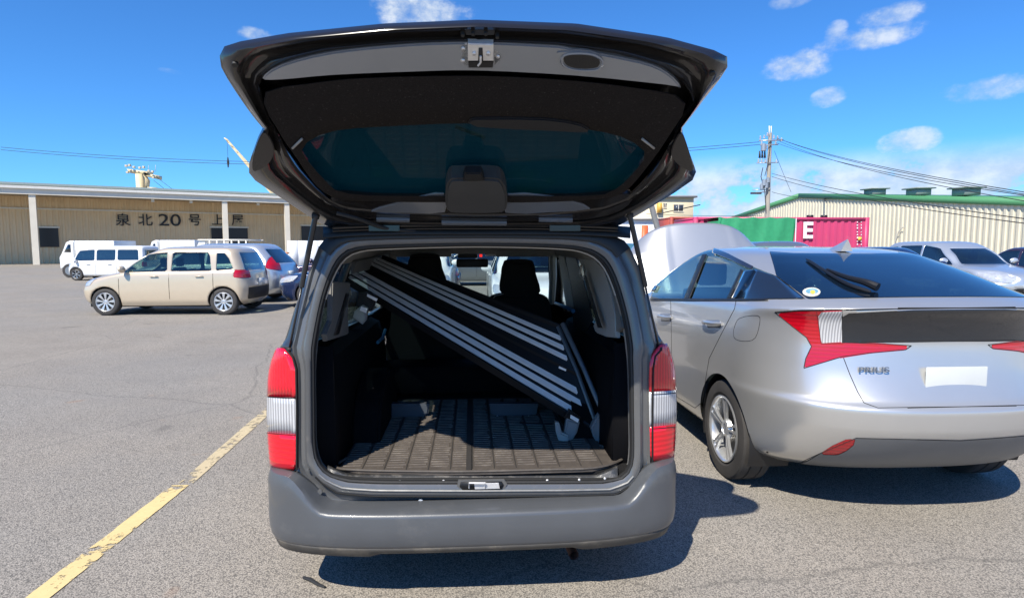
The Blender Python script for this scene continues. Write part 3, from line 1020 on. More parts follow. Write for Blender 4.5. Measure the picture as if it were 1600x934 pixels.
BC = bump_curve()
rows = []
for i, (x, y) in enumerate(BC):
    j0, j1 = max(0, i-1), min(len(BC)-1, i+1)
    tx, ty = BC[j1][0]-BC[j0][0], BC[j1][1]-BC[j0][1]; l = math.hypot(tx, ty); nx, ny = ty/l, -tx/l
    a = abs(x)
    lift = 0 if a < .60 else min(1, (a-.60)/.17)
    lift = lift*lift*(3-2*lift)
    zt = .437+.135*lift; w = .115-.07*lift
    pr = [(-w-.02, zt-.004), (-w, zt), (-.030, zt-.002), (-.010, zt-.005), (-.002, zt-.011-.02*lift), (.001, zt-.022-.03*lift), (.0, zt-.05-.03*lift), (.002, .375), (.0, .340), (-.006, .305), (-.016, .288), (-.05, .282)]
    rows.append([Vector((X0+x+nx*d, 2.305+y+ny*d, z)) for d, z in pr])
bump = grido('rear_bumper', rows, BUMP, van, False, .004)
rows = []
for i, (x, y) in enumerate(BC):
    j0, j1 = max(0, i-1), min(len(BC)-1, i+1)
    tx, ty = BC[j1][0]-BC[j0][0], BC[j1][1]-BC[j0][1]; l = math.hypot(tx, ty); nx, ny = ty/l, -tx/l
    a = abs(x); dn = 0.012*(1 if a > .42 else 0)
    pr = [(-.014, .290), (-.018, .278), (-.03, .262-dn), (-.07, .248-dn), (-.12, .245)]
    rows.append([Vector((X0+x+nx*d, 2.305+y+ny*d, z)) for d, z in pr])
o = grido('lower_valance', rows, VALN, van, False, .003)
# underside and axle, fuel tank, exhaust
boxo('underbody', (X0-.66, 2.52, .26), (X0+.66, 6.2, .34), mat('underbody_black', (.012, .012, .012), .8), van, .02)
boxo('spare_wheel_well', (X0-.40, 2.62, .22), (X0+.22, 3.2, .30), MATS['underbody_black'], van, .05)
RUST = mat('rusty_pipe', (.12, .055, .035), .7, .4, var=.4, scale=60, bump=.3)
e0 = aY(897, 867, 2.42)
bm = bmesh.new()
tube(bm, [e0+Vector((-.02, .6, .02)), e0+Vector((-.015, .25, .02)), e0+Vector((-.008, .06, .008)), e0], .020, 14, False)
tube(bm, [e0, e0+Vector((-.008, .06, .008))], .017, 14, False)
tube(bm, [e0+Vector((0.0, .002, 0)), e0+Vector((0, -.002, -.0005))], .0215, 14, False)
bm_obj('exhaust_pipe', bm, RUST, van, world=True)


def wheel(parent, c, R, wd, sx, spec='alloy', tyre_w=None, seg=40, world=False, rim_mt=None, rr=.68):
    """tyre with a rounded shoulder and grooves, plus a rim with spokes"""
    spin = []
    w = wd/2
    pr = [(-w*.78, R*rr), (-w, R*.74), (-w*1.02, R*.84), (-w*.93, R*.955), (-w*.80, R*.99), (-w*.42, R), (-w*.38, R*.975), (-w*.32, R*.975), (-w*.28, R), (w*.28, R), (w*.32, R*.975), (w*.38, R*.975), (w*.42, R),
          (w*.80, R*.99), (w*.93, R*.955), (w*1.02, R*.84), (w, R*.74), (w*.78, R*rr)]
    bm = bmesh.new()
    strips(bm, [[Vector((c[0]+a*sx, c[1]+r*math.cos(t), c[2]+r*math.sin(t))) for t in [2*math.pi*k/seg for k in range(seg)]] for a, r in pr])
    ty = bm_obj('wheel', bm, TYRE, parent, world=world)
    bm = bmesh.new(); o_ = sx*w
    rr_ = R*(rr+.012)

    def P(t, r, d): return Vector((c[0]+o_*d, c[1]+r*math.cos(t), c[2]+r*math.sin(t)))
    strips(bm, [[P(2*math.pi*k/seg, r, d) for k in range(seg)] for r, d in ((rr_, .82), (rr_*1.0, .97), (rr_*.965, 1.0), (rr_*.93, .95), (rr_*.90, .80), (rr_*.88, .1))])
    strips(bm, [[P(2*math.pi*k/24, r, d) for k in range(24)] for r, d in ((rr_*.30, .55), (rr_*.24, .80), (rr_*.17, .86), (rr_*.16, .80), (.002, .82))])
    ns = {'alloy': 5, 'cover': 9, 'plain': 6}[spec]
    for k in range(ns):
        t0 = 2*math.pi*(k+.3)/ns
        if spec == 'alloy':
            pairs = [(-.17, -.06), (.06, .17)]; wi, wo = .10, .10
        else:
            pairs = [(-.16, .16)] if spec == 'cover' else [(-.22, .22)]
        for a_, b_ in pairs:
            i1 = [P(t0+a_*1.5, rr_*.22, .80), P(t0+a_*1.0, rr_*.55, .90), P(t0+a_*1.05, rr_*.93, .95)]
            i2 = [P(t0+b_*1.5, rr_*.22, .80), P(t0+b_*1.0, rr_*.55, .90), P(t0+b_*1.05, rr_*.93, .95)]
            j1 = [Vector(p)-Vector((o_*.18, 0, 0)) for p in i1]; j2 = [Vector(p)-Vector((o_*.18, 0, 0)) for p in i2]
            strips(bm, [i1, i2], False); strips(bm, [j1, i1], False); strips(bm, [i2, j2], False)
    bmesh.ops.recalc_face_normals(bm, faces=bm.faces[:])
    rm = bm_obj('rim', bm, rim_mt or mat('alloy_rim', (.72, .72, .71), .25, .9, var=.04), ty, world=False)
    if world:
        M = Matrix.Identity(4); q = ty
        while q: M = q.matrix_basis @ M; q = q.parent
        rm.data.transform(M.inverted())
    bm = bmesh.new()
    cyl(bm, (c[0]+o_*.15, c[1], c[2]), (1, 0, 0), rr_*.9, .004, 24)
    dk = bm_obj('brake_disc', bm, mat('dark_steel', (.08, .075, .07), .5, .6), ty, world=False)
    if world: dk.data.transform(M.inverted())
    return ty


VSTEEL = mat('steel_rim', (.35, .35, .35), .4, .8)
for yy in (.80, 3.35):
    for sx in (-1, 1):
        wheel(van, (sx*.735, yy, .295), .295, .165, sx, 'plain', rim_mt=VSTEEL)

# ---- raised tailgate: hinge on the roof edge, tip towards the viewer
HA = Vector((0, 2.50, 1.545)); HB = Vector((0, 1.65, 2.005))
ht = (HB-HA).normalized(); hn = Vector((0, -(-ht.z)*-1, 0))
hn = Vector((1, 0, 0)).cross(ht).normalized()
if hn.z > 0: hn = -hn


def hp(px, py, w=0.0): return aP(px, py, HA+hn*w, hn)


def hslab(name, pts, w, depth, mt, bev=0.0, sm=4, parent=None, label=None):
    P = soft(pts, sm) if sm else pts
    return slabo(name, [hp(x, y, w) for x, y in P], hn, depth, mt, parent or tg, bev, label)


tg = thing('tailgate', '', 'x', (0, 0, 0)); tg.parent = van
tg.matrix_world = Matrix.Identity(4)
tg.location = (-X0, -YR, 0)
del tg['category'], tg['label']
TOUT = [(745, 31), (600, 37), (450, 52), (375, 65), (350, 73), (343, 88), (346, 108), (362, 134), (385, 168), (403, 192), (413, 203),
        (404, 212), (394, 240), (387, 263), (391, 277), (425, 300), (470, 330), (505, 352), (540, 359), (745, 361), (930, 361), (965, 354), (1000, 334), (1050, 304), (1086, 279), (1088, 267),
        (1078, 240), (1068, 212), (1063, 204), (1078, 186), (1100, 156), (1122, 128), (1136, 108), (1140, 92), (1128, 82), (1040, 58), (900, 37)]
TIN = [(745, 68), (640, 70), (520, 80), (450, 97), (410, 122), (405, 134), (414, 160), (425, 190), (440, 215), (452, 238), (468, 262), (495, 292), (518, 312), (545, 322),
       (640, 330), (745, 333), (850, 332), (940, 322), (975, 310), (1000, 288), (1022, 262), (1037, 238), (1052, 213), (1070, 185), (1083, 165), (1080, 150), (1064, 124), (1030, 104), (960, 84), (860, 72)]
NT = 160
tcn = (742, 200)
PO = polar(TOUT, tcn, NT); PI2 = polar(TIN, tcn, NT)


def tgp(k, s, w):
    return hp(PI2[k][0]+(PO[k][0]-PI2[k][0])*s, PI2[k][1]+(PO[k][1]-PI2[k][1])*s, w)


# inner ring: stepped, rounded pressing
ring = [(-.02, -.05), (.0, -.012), (.05, .0), (.16, .006), (.24, .0), (.30, -.010), (.44, -.012), (.50, -.006), (.56, .006), (.70, .010), (.80, .004), (.88, -.010), (.95, -.020), (1.0, -.032)]
grido('inner_frame', [[tgp(k, s, w) for k in range(NT)] for s, w in ring], HATCHP, tg, True)
# outer skin, bulged, from the rim over the top
def shrink(k, f, w):
    p = tgp(k, 1.0, 0); q = hp(*tcn, 0)
    return q+(p-q)*f+hn*w
sk = [[tgp(k, 1.0, -.032) for k in range(NT)]]
for f, w in ((1.0, -.045), (.985, -.065), (.95, -.085)):
    sk.append([hp(tcn[0]+(PO[k][0]-tcn[0])*f, tcn[1]+(PO[k][1]-tcn[1])*f, w) for k in range(NT)])
gl_out = [(475, 226), (520, 205), (620, 197), (745, 193), (870, 198), (960, 210), (1006, 235), (1000, 258), (955, 300), (900, 306), (745, 306), (600, 306), (540, 302), (520, 294), (490, 262), (473, 240)]
PG = polar(soft(gl_out, 3), (742, 250), NT)
# the skin runs in to the glass opening
hole = [hp(*PG[k], -.055) for k in range(NT)]
sk2 = [[p.lerp(hole[k], t)+hn*(-.012*math.sin(math.pi*t)) for k, p in enumerate(sk[-1])] for t in (.35, .7, 1.0)]
# align: PG is cut about another centre, so resample by angle about tcn instead
PG2 = []
for k in range(NT):
    d = (PO[k][0]-tcn[0], PO[k][1]-tcn[1])
    a = math.atan2(d[1], d[0]); PG2.append(a)
gpoly = soft(gl_out, 3)
gc = (742, 250)
PGm = []
for k in range(NT):
    a = 2*math.pi*k/NT
    PGm.append(PG[k])
grido('outer_skin', sk+sk2, HATCHK, tg, True)
hslab('rear_glass', gl_out, -.030, .004, GL_PRIV, 0, 3)
# felt covered panel between lock panel and glass, and its narrow arms round the window
def ringslab(name, outer, inner, c, w, mt, n=120, edge=.012):
    A = polar(soft(outer, 3), c, n); B = polar(soft(inner, 3), c, n)
    L = [[hp(*p, w-edge) for p in A], [hp(A[k][0]*.985+B[k][0]*.015, A[k][1]*.985+B[k][1]*.015, w) for k in range(n)],
         [hp(A[k][0]*.5+B[k][0]*.5, A[k][1]*.5+B[k][1]*.5, w+.001) for k in range(n)],
         [hp(A[k][0]*.02+B[k][0]*.98, A[k][1]*.02+B[k][1]*.98, w) for k in range(n)], [hp(*p, w-edge*2.2) for p in B]]
    return grido(name, L, mt, tg, True)


FO = [(745, 118), (560, 122), (470, 132), (425, 138), (411, 150), (415, 172), (430, 196), (445, 222), (462, 245), (482, 275), (505, 300), (540, 313), (640, 316), (745, 316), (850, 316), (955, 309), (985, 292),
      (1008, 265), (1030, 236), (1050, 205), (1068, 178), (1070, 158), (1050, 146), (1000, 138), (900, 126)]
ringslab('felt_panel', FO, [(x, y) for x, y in gl_out], gc, .010, FELT)
# lock panel: glossy painted face
LPN = [(410, 124), (440, 103), (520, 83), (640, 71), (745, 68), (860, 73), (890, 77), (1000, 98), (1042, 115), (1064, 138), (1040, 134), (900, 120), (745, 112), (640, 114), (520, 119), (440, 126)]
GREYP = mat('lock_panel_paint', (.26, .285, .325), .22, .5, var=.03, coat=.8, bump=.015, bscale=9)
hslab('lock_panel', LPN, .009, .02, GREYP, .004, 3)
# oval hole of the pull handle
hs = [(868, 83), (884, 80), (912, 80), (936, 86), (942, 98), (938, 110), (915, 113), (890, 110), (876, 102)]
hslab('handle_surround', hs, .0125, .01, GREYP, .004, 3)
hslab('pull_handle_recess', [(882, 89), (895, 86), (920, 87), (935, 93), (937, 101), (930, 107), (905, 108), (888, 104), (881, 97)], .0135, .006, BLACKP, .001, 3)
bm = bmesh.new()
oc = soft([(880, 88), (895, 84), (922, 85), (938, 92), (940, 101), (932, 109), (905, 110), (887, 106), (878, 98)], 4)
oc = [hp(x, y, .013) for x, y in oc]; tube(bm, oc+[oc[0]], .004, 6, False)
bm_obj('handle_rim', bm, GREYP, tg, world=True)
# latch
hslab('latch_plate', [(719, 72), (729, 69), (733, 74), (733, 100), (727, 103), (718, 95), (723, 84)], .009, .004, STEEL, .001, 0)
hslab('latch', [(731, 69), (771, 70), (771, 96), (731, 96)], .022, .018, STEEL, .002, 0)
hslab('latch_plate', [(771, 78), (777, 80), (785, 88), (779, 98), (771, 104)], .009, .004, STEEL, .001, 0)
hslab('latch_housing', [(732, 96), (771, 96), (770, 107), (732, 107)], .018, .02, BLACKP, .002, 0)
hslab('latch_slot', [(748, 76), (754, 76), (755, 97), (747, 97)], .024, .004, BLACKP, .0, 0)
tubeo('latch_hook', [hp(751, 88, .028), hp(751, 98, .030), hp(747, 103, .028)], .003, STEEL, tg, 8)
for px, py in ((741, 84), (763, 84), (724, 76), (724, 95), (778, 89)):
    bm = bmesh.new(); cyl(bm, hp(px, py, .024 if 731 < px < 771 else .011), hn, .0055, .005, 10); bm_obj('rivet', bm, STEEL, tg, world=True)
for px, py in ((723, 52), (777, 55), (759, 50), (739, 50), (368, 98), (1112, 112)):
    bm = bmesh.new(); r = .010 if px in (368, 1112) else .006
    cyl(bm, hp(px, py, .004), hn, r, .02, 14, r*.8); bm_obj('rubber_stop', bm, RUBBER, tg, world=True)
hslab('number_lamp_cover', [(725, 45), (775, 45), (772, 56), (728, 56)], .006, .01, BLACKP, .002, 0)
# lower inner panel by the hinges, with pale slabs painting bright reflections either side of the wiper motor
hslab('hinge_side_panel', [(520, 305), (600, 309), (745, 309), (900, 309), (985, 303), (970, 330), (900, 345), (745, 348), (590, 345), (535, 332)], .001, .02, HATCHP, .003, 3)
hslab('reflection_panel', [(578, 331), (620, 318), (660, 307), (694, 303), (695, 332), (640, 333)], .006, .006, GREYP, .002, 2)
hslab('reflection_panel', [(793, 304), (850, 306), (890, 314), (922, 327), (860, 332), (790, 333)], .006, .006, GREYP, .002, 2)
for x0, x1, y in ((588, 640, 343), (690, 792, 348), (842, 895, 343)):
    hslab('stiffening_rib', [(x0, y), (x1, y+1), (x1, y+5), (x0, y+4)], .012, .010, GREYP, .002, 0)
bm = bmesh.new(); slab(bm, [hp(x, y, .045) for x, y in soft([(702, 284), (720, 281), (770, 281), (785, 287), (792, 306), (791, 328), (776, 334), (712, 334), (698, 328), (696, 304)], 3)], hn, .06, .008)
bm_obj('wiper_motor_cover', bm, mat('motor_cover', (.05, .05, .05), .5, bump=.1, var=.1), tg, world=True)
hslab('wiper_motor_bracket', [(727, 271), (752, 271), (757, 283), (723, 283)], .05, .03, BLACKP, .004, 0)
hslab('high_brake_lamp', [(735, 188), (760, 186), (850, 187), (908, 196), (918, 208), (860, 206), (745, 200)], .018, .02, BLACKP, .004, 2)
tubeo('wiper_arm', [hp(712, 198, -.045), hp(735, 207, -.045), hp(757, 215, -.045)], .006, TRIMG, tg)
for a, b in (((457, 232), (472, 217)), ((1003, 217), (1022, 232))):
    tubeo('trim_clip', [hp(*a, .015), hp(*b, .015)], .004, TRIMG, tg, 6)
# outer corner pods behind the shoulder of the gate
for pts in ([(411, 207), (398, 235), (394, 262), (400, 268), (418, 258), (428, 240), (424, 220)], [(1065, 208), (1054, 222), (1049, 242), (1060, 258), (1078, 268), (1083, 262), (1076, 235)]):
    hslab('corner_recess', pts, .010, .008, HATCHK, .002, 3)
# weatherstrip lines near the hinges, washer hose and wiring loom
tubeo('wiring_loom', spl([hp(526, 333, .02), hp(560, 342, .03), aY(600, 356, 2.44), aY(650, 362, 2.47)], 5), .008, RUBBER, tg)
for y_, r_ in ((352, .006), (357, .004)):
    tubeo('drip_rail', [aY(520+(965-520)*i/16, y_+4*(abs(i-8)/8)**3, 2.46) for i in range(17)], r_, HATCHP, van, 6)
for px in (600, 883):
    slabo('hinge', [aY(px+x, 352+y, 2.44) for x, y in ((-24, 0), (24, 0), (24, 9), (-24, 9))], (0, -1, 0), .03, HATCHP, van, .003)
# fill under the hinges: gutter between gate and roof
rows = [[aY(505+(985-505)*i/20, y0+6*(abs(i-10)/10)**4, yy) for y0, yy in ((366, 2.455), (360, 2.47), (355, 2.52), (349, 2.56))] for i in range(21)]
grido('roof_gutter', rows, RUBBER, van, False, .004)
# gas struts
for (t, b) in (((493, 338, 2.40), (452, 546, 2.47)), ((984, 336, 2.40), (1030, 545, 2.47))):
    A = aY(*t); B = aY(*b); Mi = A.lerp(B, .52)
    o = tubeo('gas_strut', [A, Mi], .0105, mat('strut_black', (.02, .02, .022), .3, coat=.3), van, 12)
    r_ = tubeo('rod', [Mi, B], .0048, STEEL if False else MATS['strut_black'], van, 8); r_.parent = o
    bm = bmesh.new(); cyl(bm, B, (1, 0, 0), .011, .02, 10); q = bm_obj('ball_joint', bm, RUBBER, van, world=True); q.parent = o
    bm = bmesh.new(); cyl(bm, A, (1, 0, 0), .012, .024, 10); q = bm_obj('ball_joint', bm, RUBBER, van, world=True); q.parent = o
# black glossy garnish down the outer edge of each rear pillar
for s_, pts in ((0, [(509, 371), (521, 372), (500, 425), (483, 490), (470, 548), (458, 550), (457, 540), (470, 480), (488, 410)]),
                (1, [(960, 372), (973, 371), (990, 400), (1004, 445), (1019, 508), (1026, 548), (1012, 548), (1000, 500), (985, 440)])):
    pass

# ------------------------------------------------------------------ rubber mat and the folding platform in the cargo bay
MATM = mat('mat_rubber', (.072, .061, .052), .7, var=.2, scale=14, bump=.3, dirt=((.14, .12, .10), .5, 30, .5))
mt_ = thing('cargo_mat', 'dusty brown-black rubber mat with a grid of low ribs covering the van cargo floor', 'mat', (X0, 2.45, ZF))
mb = []
for px, py in [(524, 731), (560, 736), (660, 738), (745, 738), (850, 737), (925, 733), (962, 724), (975, 712)]:
    p = aZ(px, py, ZF+.012); mb.append((p.x, max(p.y, 2.455)))
ol = [Vector((x, y, ZF+.012)) for x, y in mb]+[Vector((X0+.59, 2.75, ZF+.012)), Vector((X0+.59, 3.7, ZF+.012)), Vector((X0-.58, 3.7, ZF+.012)), Vector((X0-.58, 2.60, ZF+.012))]
slabo('mat_base', ol, (0, 0, 1), .010, MATM, mt_, .003)
bm = bmesh.new()
pitch_x, pitch_y = .0935, .0295
i0 = int((-.56)/pitch_x)
for i in range(-6, 6):
    for j in range(0, 40):
        xa = X0-.018+i*pitch_x+.006; xb = xa+pitch_x-.014
        ya = 2.505+j*pitch_y
        lim = 2.505+.02*abs(i+.5)**1.2*.25
        if ya < lim: continue
        # each cell: one low bar right across, its end worn shorter here and there
        bx(bm, (xa+random.uniform(0, .004), ya, ZF+.0115), (xb+.003-random.uniform(0, .012), ya+.0042, ZF+.0150))
for i in range(-6, 7):
    if i == 0: continue
    x = X0-.018+i*pitch_x-.002
bm_obj('mat_ribs', bm, mat('dusty_rib', (.135, .115, .098), .75, var=.25, scale=25, dirt=((.30, .265, .225), .5, 12, .7)), mt_, False, world=True)['kind'] = 'stuff'
bm = bmesh.new()
for i in range(-6, 7):
    x = X0-.018+i*pitch_x
    bx(bm, (x-.0022, 2.50, ZF+.0117), (x+.0022, 3.66, ZF+.0135))
bx(bm, (X0-.045, 2.478, ZF+.0118), (X0-.022, 3.66, ZF+.0185))
bm_obj('mat_dividers', bm, mat('mat_groove', (.03, .027, .025), .8), mt_, False, world=True)['kind'] = 'stuff'
tubeo('raised_edge', spl([Vector((X0-.575, 2.66, ZF+.016))]+[Vector((x, y+.004, ZF+.016)) for x, y in mb]+[Vector((X0+.585, 2.75, ZF+.016))], 4), .006, MATM, mt_, 6)

ALU = mat('grooved_aluminium', (.62, .62, .62), .45, .25, var=.06, scale=20, bump=.1, bscale=200)
BLKM = mat('black_rail', (.006, .006, .007), .5, .0, bump=.1, spec=.3)
pl = thing('folding_platform', 'folding aluminium work platform with black rails leaning diagonally across the van cargo bay', 'work platform', (.5, 2.8, ZF))
A_, B_, C_, E_ = aY(541, 431, 3.36), aY(597, 400, 3.74), aY(930, 664, 2.87), aY(882, 514, 3.10)
PN = (C_-A_).cross(B_-A_).normalized()
if PN.z < 0: PN = -PN


def pp(u, s, h=0.0): return (A_.lerp(C_, u)).lerp(B_.lerp(E_, u), s)+PN*h


def bar(name, s0, s1, h0, h1, mt, u0=0.0, u1=1.0, parent=pl, ribs=0):
    bm = bmesh.new()
    pr = [(s0, h0), (s0, h1)]
    if ribs:
        for k in range(ribs):
            a = s0+(s1-s0)*k/ribs; b = s0+(s1-s0)*(k+1)/ribs
            pr += [(a+(b-a)*.1, h1), (a+(b-a)*.2, h1+.002), (a+(b-a)*.8, h1+.002), (a+(b-a)*.9, h1)]
    pr += [(s1, h1), (s1, h0)]
    L = [[pp(u, s, h) for s, h in pr] for u in [u0+(u1-u0)*k/6 for k in range(7)]] if False else [[pp(u0+(u1-u0)*k/24, s, h) for s, h in pr] for k in range(25)]
    strips(bm, L, True)
    bm.faces.new(bm.verts[:len(pr)][::-1]) if False else None
    bm.verts.ensure_lookup_table()
    n = len(pr)
    bm.faces.new([bm.verts[i] for i in range(n)]); bm.faces.new([bm.verts[len(bm.verts)-n+i] for i in range(n)][::-1])
    bmesh.ops.recalc_face_normals(bm, faces=bm.faces[:])
    return bm_obj(name, bm, mt, parent, True, world=True, angle=25)


bar('frame_rail', -.03, .50, -.024, -.010, BLKM)
bar('frame_rail', .56, 1.0, -.024, -.010, BLKM)
bar('side_rail', -.065, -.035, -.030, .004, BLKM, .0, 1.0)
bar('far_side_rail', 1.005, 1.03, -.030, .004, BLKM, .0, 1.0)
for a, b in ((-.01, .062), (.135, .20), (.27, .33), (.625, .668), (.74, .782), (.85, .888)):
    bar('deck_strip', a, b, -.008, .001, ALU, .0, .965, ribs=3)
bar('centre_hinge_bar', .51, .55, -.024, .002, BLKM, 0, 1)
# end rail at the low end with its plastic corner caps
bm = bmesh.new(); tube(bm, [aY(879, 505, 3.08), aY(912, 575, 2.95), aY(944, 650, 2.85)], .013, 10); tube(bm, [aY(872, 510, 3.12), aY(902, 580, 2.99), aY(930, 658, 2.88)], .011, 8); bm_obj('end_rail', bm, mat('end_rail_grey', (.12, .135, .15), .3, .5), pl, world=True)
CAP = mat('grey_plastic_cap', (.21, .215, .22), .5, bump=.1)
def capsolid(name, pts, y, th, mt, parent=pl):
    return slabo(name, [aY(a, b, y) for a, b in pts], (0, -1, 0), th, mt, parent, .008)
capsolid('foot_cap', [(927, 662), (941, 641), (950, 648), (952, 655), (948, 685), (942, 693), (934, 694), (928, 684), (924, 670)], 2.825, .045, CAP)
capsolid('foot_cap', [(886, 654), (906, 660), (902, 676), (893, 690), (884, 691), (881, 680)], 2.85, .04, CAP)
capsolid('foot_pad', [(868, 660), (874, 661), (878, 676), (888, 680), (889, 692), (884, 695), (873, 688), (869, 675)], 2.83, .035, mat('pale_foot_pad', (.33, .33, .31), .6, bump=.2))
capsolid('leg_bracket', [(882, 652), (890, 640), (908, 652), (904, 664), (888, 661)], 2.86, .03, BLKM)
capsolid('label_sticker', [(892, 648), (905, 655), (903, 660), (891, 653)], 2.82, .002, WHITE)
capsolid('label_sticker', [(874, 572), (885, 577), (884, 580), (873, 575)], 2.88, .002, WHITE)
# foot bracket and catch hanging from the high end
capsolid('leg_bracket', [(560, 458), (577, 456), (589, 466), (580, 486), (570, 488), (556, 478)], 3.20, .05, BLKM)
capsolid('foot_cap', [(553, 487), (565, 477), (574, 482), (572, 500), (566, 507), (551, 496)], 3.16, .04, CAP)
capsolid('label_sticker', [(574, 459), (590, 467), (588, 471), (573, 463)], 3.15, .002, WHITE)
capsolid('label_sticker', [(564, 479), (574, 482), (572, 489), (562, 485)], 3.115, .002, WHITE)

# ------------------------------------------------------------------ the silver hatchback with its bonnet up, right of the van
SILV = mat('silver_paint', (.60, .595, .575), .30, .65, var=.015, coat=.8, bump=.006, bscale=1500)
GLB = glass('rear_privacy_glass', (.05, .08, .10), .22, body=(.006, .014, .03, .5), gmax=.8)
GLS = glass('side_glass_green', (.36, .50, .46), .16, gmax=.8)
SMOKE = mat('smoked_panel', (.012, .015, .02), .06, coat=1.0, var=.02)
PX, PY, PL = 2.47, 2.77, 4.57
REDFLAT = lens('soft_red_lens', (.48, .002, .012), .1, .22, (.22, .0, .005), 30, axis='Z')
pr = thing('silver_car', 'silver hatchback with its bonnet raised, parked close to the right side of the open van', 'car', (PX, PY, 0))
ph = Hull(PL, [
    (.235, .20, .80, .42, .25, .55, .8, 2.7),
    (.30, .25, .855, .26, .14, .62, .8, 2.7),
    (.42, .36, .876, .12, .04, .72, .8, 2.6),
    (.56, .48, .88, .03, .0, .78, .8, 2.5),
    (.655, .55, .882, .018, .0, .78, .8, 2.5),
    (.69, .60, .879, .060, .02, .76, .8, 2.5),
    (.86, .70, .872, .13, .06, .72, .8, 2.5),
    (1.00, .78, .862, .155, .15, .68, .8, 2.5),
    (1.10, .84, .845, .14, .45, .66, .7, 2.5),
    (1.165, .90, .828, .10, .95, .62, .6, 2.5),
    (1.195, .955, .80, .15, 1.30, .62, .6, 2.6),
    (1.26, 1.06, .765, .33, 1.50, .66, .5, 2.7),
    (1.33, 1.19, .715, .56, 1.75, .60, .5, 2.8),
    (1.40, 1.32, .655, .83, 2.02, .5, .45, 2.9),
    (1.445, 1.40, .60, 1.04, 2.2, .42, .4, 3.0),
    (1.472, 1.435, .53, 1.28, 2.3, .35, .3, 3.0),
    (1.487, 1.452, .40, 1.55, 2.35, .28, .2, 3.0),
    (1.494, 1.460, .22, 1.85, 2.38, .15, .1, 3.0),
    (1.496, 1.462, .0, 2.05, 2.4, .03, .05, 3.0)], nt=130, na=90, ns=130, nf=18, off=(PX, PY, 0))
near = (ph.V[:, 1] < PY+3.3)
# openings and colour fields, outlines as they lie on the body
ph.circle(PY+.93, .315, .352, -1, 60); ph.circle(PY+3.62, .315, .352, -1, 60)
ph.carve([(1017, 468), (1019, 452), (1034, 424), (1058, 402), (1088, 390), (1116, 388), (1140, 397), (1180, 418), (1213, 431), (1258, 467), (1160, 468)], 10, mask=near)
ph.carve([(1203, 393), (1240, 396), (1428, 397), (1600, 398), (1800, 400), (1800, 464), (1600, 463), (1428, 464), (1262, 467), (1213, 431)], 11, mask=near)
ph.carve([(1211, 488), (1250, 485), (1300, 484), (1316, 484), (1316, 556), (1256, 575), (1259, 560), (1268, 541), (1260, 527), (1238, 510)], 12, mask=near)
ph.carve([(1278, 488), (1316, 486), (1316, 534), (1283, 536), (1281, 520)], 13, mask=near, only=[12])
ph.carve([(1310, 533), (1380, 536), (1428, 540), (1415, 547), (1360, 552), (1310, 560)], 14, mask=near, only=[0])
ph.carve([(1316, 490), (1428, 484), (1600, 482), (1800, 482), (1800, 530), (1600, 531), (1428, 533), (1316, 535)], 15, mask=near)
ph.carve([(1236, 728), (1262, 719), (1290, 703), (1336, 684), (1428, 686), (1600, 690), (1800, 690), (1800, 800), (1600, 800), (1236, 800)], 16, mask=near)
ph.carve([(1280, 709), (1300, 696), (1322, 686), (1338, 685), (1334, 694), (1322, 704), (1308, 710)], 17, mask=near)
# bonnet opening and windscreen, by height and place
ph.carve([(-.70, 2.95), (.70, 2.95), (.72, 3.2), (.72, 4.35), (-.72, 4.35), (-.72, 3.2)], 18, uv=(ph.V[:, :2]-np.array([PX, PY])), mask=(ph.V[:, 2] > .72) & (ph.V[:, 1] > PY+2.8))
ph.carve([(-.70, .99), (.70, .99), (.56, 1.40), (-.56, 1.40)], 19, uv=(ph.V[:, [0, 2]]-np.array([PX, 0])), mask=(ph.V[:, 1] > PY+2.0) & (ph.V[:, 2] > .9))
ph.get('body', [0], SILV, pr, local=False)
sw = ph.get('side_window', [10], GLS, pr, 'split', -.004, local=False)
ph.get('rear_window', [11], GLB, pr, 'join', .003, local=False)
ph.get('windshield', [19], GL_CLR, pr, local=False)
ph.get('engine_bay', [18], BLACKP, pr, 'join', -.12, local=False)
for j in ('left', 'right'):
    o = ph.get('tail_lamp', [12], REDFLAT, pr, j, .001, local=False)[0]
    for lb, mm, nm in ((13, CLEAR, 'clear_lens'), (14, REDFLAT, 'lamp_blade')):
        q = ph.get(nm, [lb], mm, pr, j, .001, local=False)[0]; q.parent = o
    ph.get('reflector', [17], REDFLAT, pr, j, .001, local=False)
    ph.get('lamp_housing', [12, 13, 14], BLACKP, pr, j, -.012, local=False)
ph.get('lower_rear_window', [15], SMOKE, pr, 'join', .0, local=False)
BGREY = mat('rear_diffuser_grey', (.15, .155, .16), .45, .1, var=.05, bump=.1, bscale=300)
ph.get('lower_bumper', [16], BGREY, pr, 'join', .004, local=False)
ph.bvh()
# inner faces: roof lining and floor tray, so the glass has a cabin behind it
boxo('cabin_floor', (PX-.78, PY+.5, .30), (PX+.78, PY+4.0, .36), BLACKP, pr)
boxo('rear_bench', (PX-.62, PY+1.35, .40), (PX+.62, PY+1.62, 1.10), FABRIC, pr, .06)
boxo('load_cover', (PX-.66, PY+.40, .98), (PX+.66, PY+1.35, 1.02), FABRIC, pr, .01)
for sx in (-.36, .36):
    boxo('front_seat', (PX+sx-.24, PY+2.35, .40), (PX+sx+.24, PY+2.50, 1.12), FABRIC, pr, .06)
    boxo('headrest', (PX+sx-.13, PY+2.36, 1.14), (PX+sx+.13, PY+2.46, 1.34), FABRIC, pr, .04)
boxo('dashboard', (PX-.70, PY+3.0, .70), (PX+.70, PY+3.5, .96), BLACKP, pr, .05)
tubeo('steering_wheel', [(PX+.36+.18*math.cos(a), PY+2.95-.03*math.sin(a), .95+.17*math.sin(a)) for a in [2*math.pi*k/24 for k in range(25)]], .014, BLACKP, pr)
